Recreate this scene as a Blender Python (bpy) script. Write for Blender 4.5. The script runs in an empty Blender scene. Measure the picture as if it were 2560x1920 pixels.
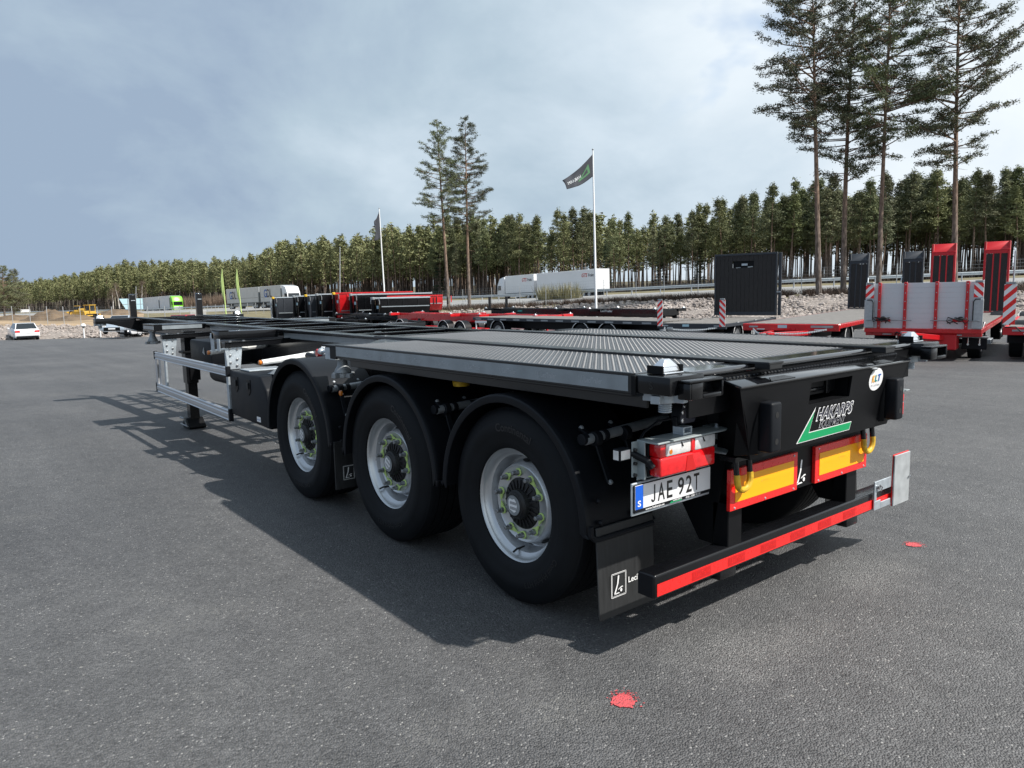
import bpy, bmesh, math, random
import numpy as np
from mathutils import Vector, Matrix
from mathutils.bvhtree import BVHTree

# ---------------------------------------------------------------- camera, world, sun, exposure
S = bpy.context.scene
COL = S.collection
PI = math.pi
rad = math.radians
FPX, CAMX, CAMY, CAMZ, YAW, PITCH, ROLL = 1862.34, -3.5465, -2.1541, 1.6208, .6744, -.1231, -.0207

def cam_axes():
    cy, sy, cp, sp = math.cos(YAW), math.sin(YAW), math.cos(PITCH), math.sin(PITCH)
    f = Vector((sy * cp, cy * cp, sp))
    r = Vector((cy, -sy, 0))
    u = r.cross(f)
    c, s = math.cos(ROLL), math.sin(ROLL)
    return c * r + s * u, -s * r + c * u, f

CR, CU, CF = cam_axes()
CP = Vector((CAMX, CAMY, CAMZ))
cam = bpy.data.cameras.new('camera')
cam.sensor_fit = 'HORIZONTAL'
cam.sensor_width = 36
cam.lens = FPX * 36 / 2560
cam.clip_start = .05
cam.clip_end = 5000
camo = bpy.data.objects.new('camera', cam)
COL.objects.link(camo)
camo.matrix_world = Matrix(((CR.x, CU.x, -CF.x, CP.x), (CR.y, CU.y, -CF.y, CP.y), (CR.z, CU.z, -CF.z, CP.z), (0, 0, 0, 1)))
S.camera = camo
S.render.resolution_x, S.render.resolution_y = 1024, 768

SUN_DIR = Vector((.40, -.74, 1.0)).normalized()          # towards the sun
SUN_EL = math.asin(SUN_DIR.z)
SUN_AZ = math.atan2(SUN_DIR.x, SUN_DIR.y)
sl = bpy.data.lights.new('sun', 'SUN')
sl.energy = 4.3
sl.angle = rad(.9)
sl.color = (1, .955, .89)
so = bpy.data.objects.new('sun', sl)
COL.objects.link(so)
so.rotation_euler = SUN_DIR.to_track_quat('Z', 'Y').to_euler()
so.location = (20, -30, 50)

S.view_settings.view_transform = 'Standard'
S.view_settings.look = 'None'
S.view_settings.exposure = 0.6
S.view_settings.gamma = 1.0
S.view_settings.use_curve_mapping = False
S.cycles.max_bounces = 6
S.cycles.transparent_max_bounces = 6

SKY = dict(big=(.2, 9.4, 0), mid=(1.9, .9, 0), fine=(5.2, 1.1, 0), gap=(7.3, 4.6, 0), ab=1.1, am=1.25, af=.34, c0=.355, s0=.80)
def build_world():
    w = bpy.data.worlds.new('World')
    S.world = w
    w.use_nodes = True
    nt = w.node_tree
    nt.nodes.clear()
    N, L = nt.nodes.new, nt.links.new
    out = N('ShaderNodeOutputWorld')
    bg = N('ShaderNodeBackground')
    bg.inputs['Strength'].default_value = .1
    sky = N('ShaderNodeTexSky')
    sky.sky_type = 'NISHITA'
    sky.sun_disc = False
    sky.sun_elevation = SUN_EL
    sky.sun_rotation = SUN_AZ
    tc = N('ShaderNodeTexCoord')
    sep = N('ShaderNodeSeparateXYZ')
    L(tc.outputs['Generated'], sep.inputs[0])
    def m(op, a, b=None, clamp=False):
        n = N('ShaderNodeMath')
        n.operation = op
        n.use_clamp = clamp
        for i, q in enumerate((a, b)):
            if q is None: continue
            if isinstance(q, (int, float)): n.inputs[i].default_value = q
            else: L(q, n.inputs[i])
        return n.outputs[0]
    com = N('ShaderNodeVectorMath'); com.operation = 'MULTIPLY'
    L(tc.outputs['Generated'], com.inputs[0]); com.inputs[1].default_value = (1, 1, 1.7)
    def noise(scale, detail, rough, off, dist=0.0):
        mp = N('ShaderNodeMapping')
        mp.inputs['Location'].default_value = off
        L(com.outputs[0], mp.inputs[0])
        n = N('ShaderNodeTexNoise')
        n.inputs['Scale'].default_value = scale
        n.inputs['Detail'].default_value = detail
        n.inputs['Roughness'].default_value = rough
        n.inputs['Distortion'].default_value = dist
        L(mp.outputs[0], n.inputs['Vector'])
        return n.outputs['Fac']
    big = noise(1.15, 3, .5, SKY['big'], .2)
    mid = noise(2.6, 6, .55, SKY['mid'], .4)
    fine = noise(7.0, 7, .6, SKY['fine'], .3)
    # thicker, darker cloud bank away from the sun; thin bright cloud on the sun's side
    side = m('ADD', m('MULTIPLY', sep.outputs[0], .80), m('MULTIPLY', sep.outputs[1], -.60))
    t = m('ADD', m('MULTIPLY', side, SKY['s0']), SKY['c0'])
    t = m('ADD', t, m('MULTIPLY', m('SUBTRACT', big, .5), SKY['ab']))
    t = m('ADD', t, m('MULTIPLY', m('SUBTRACT', mid, .5), SKY['am']))
    t = m('ADD', t, m('MULTIPLY', m('SUBTRACT', fine, .5), SKY['af']))
    ramp = N('ShaderNodeValToRGB')
    el = ramp.color_ramp.elements
    el[0].position = 0.0; el[0].color = (2.30, 2.97, 3.90, 1)
    el[1].position = 1.0; el[1].color = (6.0, 6.5, 6.9, 1)
    e = el.new(.30); e.color = (3.2, 4.0, 4.70, 1)
    e = el.new(.58); e.color = (4.35, 5.1, 5.75, 1)
    L(t, ramp.inputs[0])
    # blue gaps, only where the cloud is thin
    gap = m('MULTIPLY', m('SUBTRACT', noise(2.4, 5, .55, SKY['gap'], .5), .56), 6.5, True)
    gap = m('MULTIPLY', gap, m('MULTIPLY', m('SUBTRACT', t, .55), 4.0, True))
    boost = N('ShaderNodeMixRGB')
    boost.blend_type = 'MULTIPLY'
    boost.inputs[0].default_value = 1
    boost.inputs[2].default_value = (1.25, 1.25, 1.25, 1)
    L(sky.outputs[0], boost.inputs[1])
    mix = N('ShaderNodeMixRGB')
    L(gap, mix.inputs[0])
    L(ramp.outputs[0], mix.inputs[1])
    L(boost.outputs[0], mix.inputs[2])
    L(mix.outputs[0], bg.inputs['Color'])
    L(bg.outputs[0], out.inputs['Surface'])
build_world()

# ---------------------------------------------------------------- helpers
rnd = random.Random(7)
nr = np.random.default_rng(11)

def ray(px, py):
    return CR * ((px - 1280) / FPX) + CU * (-(py - 960) / FPX) + CF

def at(px, py, d):
    """world point at depth d metres on the sight line of a point measured in the photograph"""
    return CP + ray(px, py) * d

FH = Vector((math.sin(YAW), math.cos(YAW), 0))
RH = Vector((math.cos(YAW), -math.sin(YAW), 0))

GZ = -.013                                                    # yard level under the trailer
def yard_z(p):
    d = (Vector((p[0], p[1], 0)) - Vector((CAMX, CAMY, 0))).dot(FH)
    t = d - 9.0
    if t <= 0: return GZ
    return GZ - .03 * (t * t / (t + 2.0))

class MB:
    def __init__(s):
        s.v = []; s.f = []; s.m = []
    def add(s, vs, fs, mi=0):
        o = len(s.v)
        s.v += [tuple(p) for p in vs]
        s.f += [tuple(i + o for i in f) for f in fs]
        s.m += [mi] * len(fs)
        return s
    def box(s, x0, x1, y0, y1, z0, z1, mi=0):
        v = [(x, y, z) for z in (z0, z1) for y in (y0, y1) for x in (x0, x1)]
        return s.add(v, [(0, 2, 3, 1), (4, 5, 7, 6), (0, 1, 5, 4), (2, 6, 7, 3), (0, 4, 6, 2), (1, 3, 7, 5)], mi)
    def hexa(s, p, mi=0):
        """8 points: bottom loop of 4, top loop of 4"""
        return s.add(p, [(3, 2, 1, 0), (4, 5, 6, 7), (0, 1, 5, 4), (1, 2, 6, 5), (2, 3, 7, 6), (3, 0, 4, 7)], mi)
    def beam(s, a, b, w, h, up=(0, 0, 1), mi=0):
        a, b = Vector(a), Vector(b)
        d = (b - a).normalized()
        u = Vector(up)
        x = d.cross(u)
        if x.length < 1e-4: x = d.cross(Vector((1, 0, 0)))
        x.normalize(); u = x.cross(d).normalized()
        x *= w / 2; u *= h / 2
        return s.add([a - x - u, a + x - u, a + x + u, a - x + u, b - x - u, b + x - u, b + x + u, b - x + u],
                     [(0, 1, 2, 3), (7, 6, 5, 4), (1, 0, 4, 5), (2, 1, 5, 6), (3, 2, 6, 7), (0, 3, 7, 4)], mi)
    def tube(s, pts, r, n=8, mi=0, caps=True):
        pts = [Vector(p) for p in pts]
        rs = r if isinstance(r, (list, tuple)) else [r] * len(pts)
        d0 = (pts[1] - pts[0]).normalized()
        x = d0.orthogonal().normalized()
        vs = []
        for i, p in enumerate(pts):
            d = (pts[min(i + 1, len(pts) - 1)] - pts[max(i - 1, 0)]).normalized()
            x = (x - d * x.dot(d))
            x = x.normalized() if x.length > 1e-6 else d.orthogonal().normalized()
            y = d.cross(x)
            for k in range(n):
                a = 2 * PI * k / n
                vs.append(p + (x * math.cos(a) + y * math.sin(a)) * rs[i])
        fs = []
        for i in range(len(pts) - 1):
            for k in range(n):
                a, b = i * n + k, i * n + (k + 1) % n
                fs.append((a, b, b + n, a + n))
        if caps:
            fs.append(tuple(reversed(range(n))))
            fs.append(tuple(range((len(pts) - 1) * n, len(pts) * n)))
        return s.add(vs, fs, mi)
    def lathe(s, c, axis, prof, n=32, mi=0, close=False, caps=True):
        """prof: (offset along axis, radius)"""
        c, ax = Vector(c), Vector(axis).normalized()
        x = ax.orthogonal().normalized(); y = ax.cross(x)
        vs = []; fs = []
        for o, r in prof:
            for k in range(n):
                a = 2 * PI * k / n
                vs.append(c + ax * o + (x * math.cos(a) + y * math.sin(a)) * r)
        m = len(prof)
        for i in range(m - 1 + (1 if close else 0)):
            for k in range(n):
                a, b = i * n + k, i * n + (k + 1) % n
                a2, b2 = ((i + 1) % m) * n + k, ((i + 1) % m) * n + (k + 1) % n
                fs.append((a, b, b2, a2))
        if not close and caps:
            if prof[0][1] > 1e-5: fs.append(tuple(reversed(range(n))))
            if prof[-1][1] > 1e-5: fs.append(tuple(range((m - 1) * n, m * n)))
        return s.add(vs, fs, mi)
    def prism(s, poly, o, ux, uy, depth, mi=0):
        """flat polygon in the frame (o,ux,uy), thickened by the vector depth"""
        o, ux, uy, dp = Vector(o), Vector(ux), Vector(uy), Vector(depth)
        n = len(poly)
        a = [o + ux * p[0] + uy * p[1] for p in poly]
        vs = a + [p + dp for p in a]
        fs = [tuple(reversed(range(n))), tuple(range(n, 2 * n))]
        fs += [(i, (i + 1) % n, n + (i + 1) % n, n + i) for i in range(n)]
        return s.add(vs, fs, mi)
    def sweep(s, loop, frames, mi=0):
        """closed profile loop [(a,b)] swept along frames [(origin, ua, ub)]"""
        n = len(loop); vs = []; fs = []
        for o, ua, ub in frames:
            o, ua, ub = Vector(o), Vector(ua), Vector(ub)
            vs += [o + ua * a + ub * b for a, b in loop]
        for i in range(len(frames) - 1):
            for k in range(n):
                a, b = i * n + k, i * n + (k + 1) % n
                fs.append((a, b, b + n, a + n))
        fs.append(tuple(reversed(range(n))))
        fs.append(tuple(range((len(frames) - 1) * n, len(frames) * n)))
        return s.add(vs, fs, mi)
    def sphere(s, c, r, n=10, m=6, mi=0, sz=1.0):
        prof = [(-r * sz * math.cos(PI * i / m), max(r * math.sin(PI * i / m), 1e-6)) for i in range(m + 1)]
        return s.lathe(c, (0, 0, 1), prof, n, mi)
    def build(s, name, mats, parent=None, bevel=0, smooth=35, seg=1):
        me = bpy.data.meshes.new(name)
        me.from_pydata(s.v, [], s.f)
        if not isinstance(mats, (list, tuple)): mats = [mats]
        for q in mats: me.materials.append(q)
        if len(mats) > 1: me.polygons.foreach_set('material_index', s.m)
        bm = bmesh.new(); bm.from_mesh(me)
        bmesh.ops.recalc_face_normals(bm, faces=bm.faces)
        if bevel:
            es = [e for e in bm.edges if e.is_manifold and e.calc_face_angle(0) > .5]
            if es:
                bmesh.ops.bevel(bm, geom=es, offset=bevel, offset_type='OFFSET', segments=seg, profile=.5, affect='EDGES', clamp_overlap=True)
        bm.to_mesh(me); bm.free()
        if smooth:
            me.polygons.foreach_set('use_smooth', [True] * len(me.polygons))
            me.set_sharp_from_angle(angle=rad(smooth))
        me.update()
        o = bpy.data.objects.new(name, me)
        COL.objects.link(o)
        if parent: o.parent = parent
        return o

def raw(name, V, F, mats, parent=None, smooth=False, mi=None):
    me = bpy.data.meshes.new(name)
    me.from_pydata([tuple(p) for p in V], [], [tuple(f) for f in F])
    for q in (mats if isinstance(mats, (list, tuple)) else [mats]): me.materials.append(q)
    if mi is not None: me.polygons.foreach_set('material_index', mi)
    if smooth: me.polygons.foreach_set('use_smooth', [True] * len(me.polygons))
    me.update()
    o = bpy.data.objects.new(name, me)
    COL.objects.link(o)
    if parent: o.parent = parent
    return o

def tag(o, label=None, cat=None, group=None, kind=None):
    if label: o['label'] = label
    if cat: o['category'] = cat
    if group: o['group'] = group
    if kind: o['kind'] = kind
    return o

def thing(name, label, cat, loc=(0, 0, 0), rz=0, group=None):
    o = bpy.data.objects.new(name, None)
    o.empty_display_size = .2
    COL.objects.link(o)
    o.location = loc
    o.rotation_euler = (0, 0, rz)
    return tag(o, label, cat, group)

def copy_tree(o, parent=None):
    c = o.copy(); COL.objects.link(c)
    c.parent = parent
    for ch in list(o.children): copy_tree(ch, c)
    return c

# ---------------------------------------------------------------- materials
def pm(name, col, rough=.5, metal=0, var=.0, vscale=8, bump=0, bscale=60, coat=0, col2=None, spec=.5, alpha=None, trans=0, stretch=None):
    m = bpy.data.materials.new(name); m.use_nodes = True
    nt = m.node_tree; b = nt.nodes['Principled BSDF']
    N, L = nt.nodes.new, nt.links.new
    b.inputs['Base Color'].default_value = (*col, 1)
    b.inputs['Roughness'].default_value = rough
    b.inputs['Metallic'].default_value = metal
    b.inputs['Specular IOR Level'].default_value = spec
    if coat:
        b.inputs['Coat Weight'].default_value = coat
        b.inputs['Coat Roughness'].default_value = .08
    if trans: b.inputs['Transmission Weight'].default_value = trans
    if var or bump:
        tc = N('ShaderNodeTexCoord')
        vec = tc.outputs['Object']
        if stretch:
            mp = N('ShaderNodeMapping'); mp.inputs['Scale'].default_value = stretch
            L(vec, mp.inputs[0]); vec = mp.outputs[0]
    if var:
        n = N('ShaderNodeTexNoise'); n.inputs['Scale'].default_value = vscale; n.inputs['Detail'].default_value = 5
        L(vec, n.inputs['Vector'])
        r = N('ShaderNodeValToRGB')
        r.color_ramp.elements[0].position = .3; r.color_ramp.elements[1].position = .7
        c2 = col2 or tuple(min(1, c * (1 + var)) for c in col)
        c1 = tuple(c * (1 - var) for c in col) if not col2 else col
        r.color_ramp.elements[0].color = (*c1, 1); r.color_ramp.elements[1].color = (*c2, 1)
        L(n.outputs['Fac'], r.inputs[0]); L(r.outputs[0], b.inputs['Base Color'])
        mr = N('ShaderNodeMapRange')
        mr.inputs['To Min'].default_value = max(.02, rough - .08); mr.inputs['To Max'].default_value = min(1, rough + .1)
        L(n.outputs['Fac'], mr.inputs[0]); L(mr.outputs[0], b.inputs['Roughness'])
    if bump:
        n2 = N('ShaderNodeTexNoise'); n2.inputs['Scale'].default_value = bscale; n2.inputs['Detail'].default_value = 4
        L(vec, n2.inputs['Vector'])
        bp = N('ShaderNodeBump'); bp.inputs['Strength'].default_value = bump; bp.inputs['Distance'].default_value = .01
        L(n2.outputs['Fac'], bp.inputs['Height']); L(bp.outputs[0], b.inputs['Normal'])
    return m

M = dict(
    black=pm('black_paint', (.0050, .0054, .0066), .22, coat=.22, spec=.3, var=.25, vscale=3, bump=.02, bscale=25),
    blacks=pm('black_satin', (.0055, .0058, .0068), .40, var=.25, vscale=5, spec=.16),
    deckp=pm('deck_plate_paint', (.030, .032, .035), .34, coat=.2, var=.25, vscale=2.2, bump=.03, bscale=30),
    gloss=pm('black_gloss', (.006, .0065, .008), .12, coat=1.0, spec=.9),
    deckb=pm('deck_paint', (.012, .0130, .0145), .30, coat=.3, var=.3, vscale=4, bump=.03, bscale=30),
    tread=pm('tread_sheen_paint', (.125, .130, .138), .42, var=.12, vscale=2.5),  # black deck paint, greyed so the sky's sheen on the lenses is in the colour
    plast=pm('black_plastic', (.0055, .0068, .0095), .50, var=.2, vscale=6, bump=.05, bscale=180, spec=.22),
    rubber=pm('tyre_rubber', (.0070, .0080, .0098), .62, var=.25, vscale=7, spec=.2),
    flap=pm('flap_rubber', (.016, .017, .018), .55, var=.35, vscale=12, stretch=(6, 6, .5)),
    rim=pm('rim_silver', (.58, .595, .61), .30, metal=.65, var=.05, vscale=9),
    hub=pm('hub_black', (.008, .008, .009), .5),
    nut=pm('nut_steel', (.30, .31, .32), .4, metal=.8),
    lime=pm('lime_plastic', (.52, .70, .22), .45),
    galv=pm('galvanised_steel', (.47, .52, .56), .42, metal=.55, var=.14, vscale=22),
    galvd=pm('galvanised_dull', (.30, .32, .335), .5, metal=.4, var=.2, vscale=14),
    alu=pm('aluminium', (.60, .61, .63), .33, metal=.75, var=.05, vscale=6, stretch=(1, .15, 6)),
    chrome=pm('bright_zinc', (.82, .84, .86), .18, metal=.9),
    grey=pm('grey_lamp_bracket', (.30, .34, .35), .45, metal=.2, var=.08, vscale=12),
    redrf=pm('red_reflector', (.78, .016, .014), .28, var=.06, vscale=40, coat=.4),
    darkred=pm('red_print', (.50, .010, .010), .35),
    yelrf=pm('yellow_reflector', (.98, .405, .002), .42, var=.04, vscale=3, stretch=(.1, 1, 14)),
    tape=pm('silver_tape', (.30, .335, .36), .3, metal=.35, var=.12, vscale=9),
    tapel=pm('tape_print', (.44, .47, .50), .35, metal=.3),
    lampred=pm('red_lens', (.70, .008, .012), .12, coat=.8, var=.2, vscale=35, spec=.6),
    lampclr=pm('clear_lens', (.72, .71, .70), .14, metal=.1, coat=.8, var=.2, vscale=22),
    lampamb=pm('amber_lens', (.55, .16, .01), .2, coat=.5),
    white=pm('white_print', (.80, .80, .80), .45),
    letter=pm('plate_letter', (.012, .012, .012), .4),
    platew=pm('plate_white', (.72, .73, .74), .32),
    plateb=pm('plate_blue', (.006, .10, .55), .35),
    green=pm('green_print', (.002, .32, .11), .4),
    dgrey=pm('dark_grey_print', (.055, .055, .075), .4),
    yelp=pm('yellow_paint', (.62, .38, .02), .5, var=.3, vscale=30),
    orange=pm('orange_print', (.85, .42, .03), .4), blue=pm('blue_print', (.01, .10, .40), .4),
    teal=pm('teal_print', (.02, .28, .25), .4),
    wrap=pm('white_wrap', (.72, .73, .72), .35, var=.1, vscale=30),
    plate2=pm('grey_plate', (.42, .44, .45), .5, metal=.35, var=.12, vscale=16),
    # background vehicles
    red=pm('red_paint', (.52, .010, .014), .28, coat=.5, var=.1, vscale=2),
    redm=pm('red_ramp_paint', (.50, .010, .016), .45),
    panel=pm('alu_plank', (.62, .63, .645), .4, metal=.35),
    dark=pm('dark_slate', (.028, .033, .042), .55),
    wood=pm('black_wood', (.018, .016, .016), .7, var=.5, vscale=9, stretch=(5, 5, .6)),
    deckw=pm('grey_deck', (.16, .15, .14), .75, var=.25, vscale=6),
    glass=pm('vehicle_glass', (.012, .016, .02), .06, spec=.8),
    carw=pm('white_car_paint', (.72, .73, .75), .25, coat=.6),
    cars=pm('silver_car_paint', (.44, .51, .58), .28, metal=.4, coat=.5),
    carr=pm('red_car_paint', (.30, .012, .02), .3, coat=.5),
    boxw=pm('white_box', (.74, .75, .76), .4, var=.03, vscale=.6),
    boxg=pm('grey_tarpaulin', (.60, .61, .62), .55, var=.06, vscale=1),
    lgreen=pm('green_cab_paint', (.20, .62, .02), .3, coat=.4),
    yellow=pm('machine_yellow', (.60, .37, .05), .45, var=.1, vscale=3),
    poleg=pm('green_pole', (.46, .58, .20), .6),
    flagd=pm('flag_cloth', (.022, .025, .034), .8, var=.2, vscale=2),
    flagg=pm('flag_green', (.05, .15, .065), .8),
    polew=pm('white_pole', (.76, .77, .78), .35),
    post=pm('fence_steel', (.42, .44, .46), .5, metal=.4),
    rail=pm('guardrail_zinc', (.50, .54, .56), .42, metal=.5, var=.08, vscale=2),
    sign=pm('sign_blue', (.42, .62, .70), .5),
    conc=pm('concrete', (.38, .38, .37), .85, var=.12, vscale=4),
)

# ---------------------------------------------------------------- lettering (the built-in font)
_tc = {}
def text_geo(s, offset=0.0, shear=0.0, spacing=1.0):
    k = (s, offset, shear, spacing)
    if k in _tc: return _tc[k]
    c = bpy.data.curves.new('tmp', 'FONT')
    c.body = s; c.size = 1; c.offset = offset; c.space_character = spacing
    c.resolution_u = 3
    o = bpy.data.objects.new('tmp', c); COL.objects.link(o)
    bpy.context.view_layer.update()
    me = bpy.data.meshes.new_from_object(o.evaluated_get(bpy.context.evaluated_depsgraph_get()))
    v = np.array([p.co[:2] for p in me.vertices]); f = [tuple(p.vertices) for p in me.polygons]
    bpy.data.objects.remove(o); bpy.data.curves.remove(c); bpy.data.meshes.remove(me)
    v[:, 0] += v[:, 1] * shear
    w = v[:, 0].max() - v[:, 0].min(); x0 = v[:, 0].min(); h = v[:, 1].max()
    v[:, 0] -= x0
    _tc[k] = (v, f, w, h)
    return _tc[k]

def lettering(name, s, o, ux, uy, height, width, mat, parent, offset=.0, shear=0., lift=.0):
    """text fitted to width x cap height; o = lower left"""
    v, f, w, h = text_geo(s, offset, shear)
    o, ux, uy = Vector(o), Vector(ux).normalized(), Vector(uy).normalized()
    nrm = ux.cross(uy)
    V = [o + ux * (p[0] / w * width) + uy * (p[1] / h * height) + nrm * lift for p in v]
    return raw(name, V, f, mat, parent)

def logo_L(name, o, ux, uy, h, mat, parent, frame=True, lift=.001):
    """slanted L with a bar and a wheel dot, in a double frame"""
    o, ux, uy = Vector(o), Vector(ux), Vector(uy)
    nrm = ux.cross(uy).normalized() * lift
    V = []; F = []
    def poly(ps):
        b = len(V)
        V.extend(o + nrm + ux * (p[0] * h) + uy * (p[1] * h) for p in ps)
        F.append(tuple(range(b, b + len(ps))))
    poly([(.36, .96), (.30, .55), (.10, .10), (.16, .05), (.22, .14), (.40, .58), (.46, .95), (.42, 1.0)])
    poly([(.10, .10), (.12, .04), (.50, .06), (.44, .11)])
    poly([(.36, .26), (.42, .25), (.66, .33), (.74, .33), (.70, .38), (.60, .38)])
    poly([(.60 + .075 * math.cos(a * PI / 6), .19 + .085 * math.sin(a * PI / 6)) for a in range(12)])
    if frame:
        for g, t in ((-.10, .028), (-.045, .018)):
            x0, x1, y0, y1 = g, .86 - g, g, 1.04 - g
            poly([(x0, y0), (x1, y0), (x1, y0 + t), (x0, y0 + t)]); poly([(x0, y1 - t), (x1, y1 - t), (x1, y1), (x0, y1)])
            poly([(x0, y0), (x0 + t, y0), (x0 + t, y1), (x0, y1)]); poly([(x1 - t, y0), (x1, y0), (x1, y1), (x1 - t, y1)])
    return raw(name, V, F, mat, parent)

# ---------------------------------------------------------------- ground materials
def asphalt_mat():
    m = bpy.data.materials.new('asphalt'); m.use_nodes = True
    nt = m.node_tree; b = nt.nodes['Principled BSDF']; N, L = nt.nodes.new, nt.links.new
    tc = N('ShaderNodeTexCoord'); v = tc.outputs['Object']
    def noise(sc, det, ro=.55, off=(0, 0, 0)):
        mp = N('ShaderNodeMapping'); mp.inputs['Location'].default_value = off; L(v, mp.inputs[0])
        n = N('ShaderNodeTexNoise'); n.inputs['Scale'].default_value = sc; n.inputs['Detail'].default_value = det; n.inputs['Roughness'].default_value = ro
        L(mp.outputs[0], n.inputs['Vector']); return n.outputs['Fac']
    def ramp(x, p0, p1, c0, c1):
        r = N('ShaderNodeValToRGB'); r.color_ramp.elements[0].position = p0; r.color_ramp.elements[1].position = p1
        r.color_ramp.elements[0].color = (*c0, 1); r.color_ramp.elements[1].color = (*c1, 1)
        L(x, r.inputs[0]); return r.outputs[0]
    def mix(f, a, c, bt='MIX'):
        n = N('ShaderNodeMixRGB'); n.blend_type = bt
        for i, q in enumerate((f, a, c)):
            if isinstance(q, float): n.inputs[i].default_value = q
            elif isinstance(q, tuple): n.inputs[i].default_value = (*q, 1)
            else: L(q, n.inputs[i])
        return n.outputs[0]
    vo = N('ShaderNodeTexVoronoi'); vo.inputs['Scale'].default_value = 125; L(v, vo.inputs['Vector'])
    vo2 = N('ShaderNodeTexVoronoi'); vo2.inputs['Scale'].default_value = 42; L(v, vo2.inputs['Vector'])
    sepc = N('ShaderNodeSeparateColor'); L(vo.outputs['Color'], sepc.inputs[0])
    sepd = N('ShaderNodeSeparateColor'); L(vo2.outputs['Color'], sepd.inputs[0])
    base = ramp(sepc.outputs[0], .0, 1.0, (.056, .0565, .058), (.124, .1245, .127))
    # lighter stones in the mix
    lite = ramp(sepc.outputs[1], .975, .993, (0, 0, 0), (1, 1, 1))
    c = mix(lite, base, (.25, .248, .243))
    lite2 = ramp(sepd.outputs[1], .988, .996, (0, 0, 0), (1, 1, 1))
    near2 = ramp(vo2.outputs['Distance'], .0, .42, (1, 1, 1), (0, 0, 0))
    l2 = mix(1.0, lite2, near2, 'MULTIPLY')
    c = mix(l2, c, (.36, .35, .32))
    # large soft tone changes, dusty patches and paver streaks
    big = ramp(noise(.35, 4), .35, .68, (.86, .86, .87), (1.14, 1.13, 1.12))
    c = mix(1.0, c, big, 'MULTIPLY')
    fine = ramp(noise(6.5, 6, .65), .3, .7, (.86, .86, .86), (1.14, 1.14, 1.13))
    c = mix(1.0, c, fine, 'MULTIPLY')
    mp = N('ShaderNodeMapping'); mp.inputs['Scale'].default_value = (2.2, .12, 1); mp.inputs['Rotation'].default_value = (0, 0, .95)
    L(v, mp.inputs[0]); ns = N('ShaderNodeTexNoise'); ns.inputs['Scale'].default_value = 1.0; ns.inputs['Detail'].default_value = 4; L(mp.outputs[0], ns.inputs['Vector'])
    c = mix(1.0, c, ramp(ns.outputs['Fac'], .35, .7, (.92, .92, .92), (1.1, 1.1, 1.1)), 'MULTIPLY')
    dust = mix(1.0, ramp(noise(.9, 5, .6, (4.2, 1.7, 0)), .56, .74, (0, 0, 0), (1, 1, 1)), ramp(noise(45, 3, .7), .42, .66, (0, 0, 0), (1, 1, 1)), 'MULTIPLY')
    c = mix(mix(1.0, dust, (.55, .55, .55), 'MULTIPLY'), c, (.22, .215, .20))
    # worn pale patches and a few oil drips at fixed places
    def spot(x, y, r0, r1, sx=1.0):
        d = N('ShaderNodeVectorMath'); d.operation = 'SUBTRACT'; L(v, d.inputs[0]); d.inputs[1].default_value = (x, y, 0)
        e = N('ShaderNodeVectorMath'); e.operation = 'MULTIPLY'; L(d.outputs[0], e.inputs[0]); e.inputs[1].default_value = (sx, 1, 0)
        l = N('ShaderNodeVectorMath'); l.operation = 'LENGTH'; L(e.outputs[0], l.inputs[0])
        a = N('ShaderNodeMath'); a.operation = 'MULTIPLY_ADD'; L(noise(5.5, 5, .7, (x, y, 1)), a.inputs[0]); a.inputs[1].default_value = (r1 - r0) * 2.2; L(l.outputs['Value'], a.inputs[2])
        q = N('ShaderNodeMapRange'); q.inputs['From Min'].default_value = r0 + (r1 - r0) * 1.1; q.inputs['From Max'].default_value = r1 + (r1 - r0) * 1.1; q.inputs['To Min'].default_value = 1; q.inputs['To Max'].default_value = 0
        L(a.outputs[0], q.inputs[0]); return q.outputs[0]
    grit = ramp(noise(70, 3, .75), .44, .60, (0, 0, 0), (1, 1, 1))
    for x, y, r0, r1, sx in ((-.78, -.30, .05, .34, .7), (.52, -.22, .04, .30, .55), (-1.75, 3.95, .0, .12, 1)):
        f = mix(1.0, mix(1.0, spot(x, y, r0, r1, sx), grit, 'MULTIPLY'), (.6, .6, .6), 'MULTIPLY')
        c = mix(f, c, (.27, .268, .26))
    for x, y, r0, r1, sx in ((-.62, -.70, .005, .030, 1), (-1.95, -.38, .004, .022, 1), (-1.1, .9, .02, .08, 1), (.25, -.95, .003, .018, 1)):
        c = mix(mix(1.0, spot(x, y, r0, r1, sx), (.8, .8, .8), 'MULTIPLY'), c, (.012, .012, .013))
    L(c, b.inputs['Base Color'])
    b.inputs['Roughness'].default_value = .62
    b.inputs['Specular IOR Level'].default_value = .42
    bp = N('ShaderNodeBump'); bp.inputs['Strength'].default_value = .85; bp.inputs['Distance'].default_value = .009
    hh = N('ShaderNodeMath'); hh.operation = 'ADD'
    L(vo.outputs['Distance'], hh.inputs[0]); L(noise(60, 4, .6), hh.inputs[1])
    inv = N('ShaderNodeMath'); inv.operation = 'MULTIPLY'; inv.inputs[1].default_value = -1; L(hh.outputs[0], inv.inputs[0])
    L(inv.outputs[0], bp.inputs['Height']); L(bp.outputs[0], b.inputs['Normal'])
    return m
M['asphalt'] = asphalt_mat()
M['gravel'] = pm('gravel_ground', (.15, .13, .115), .9, var=.0, col2=(.32, .28, .25), vscale=9, bump=.6, bscale=20)
M['gravel'] = pm('gravel_bank', (.14, .12, .105), .9, var=.1, col2=(.30, .265, .24), vscale=6, bump=.8, bscale=12)
M['verge'] = pm('dry_grass', (.105, .090, .045), .95, var=.1, col2=(.22, .19, .105), vscale=.6, bump=.6, bscale=6)
M['road'] = pm('road_surface', (.27, .27, .265), .8, var=.08, vscale=.7)
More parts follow.
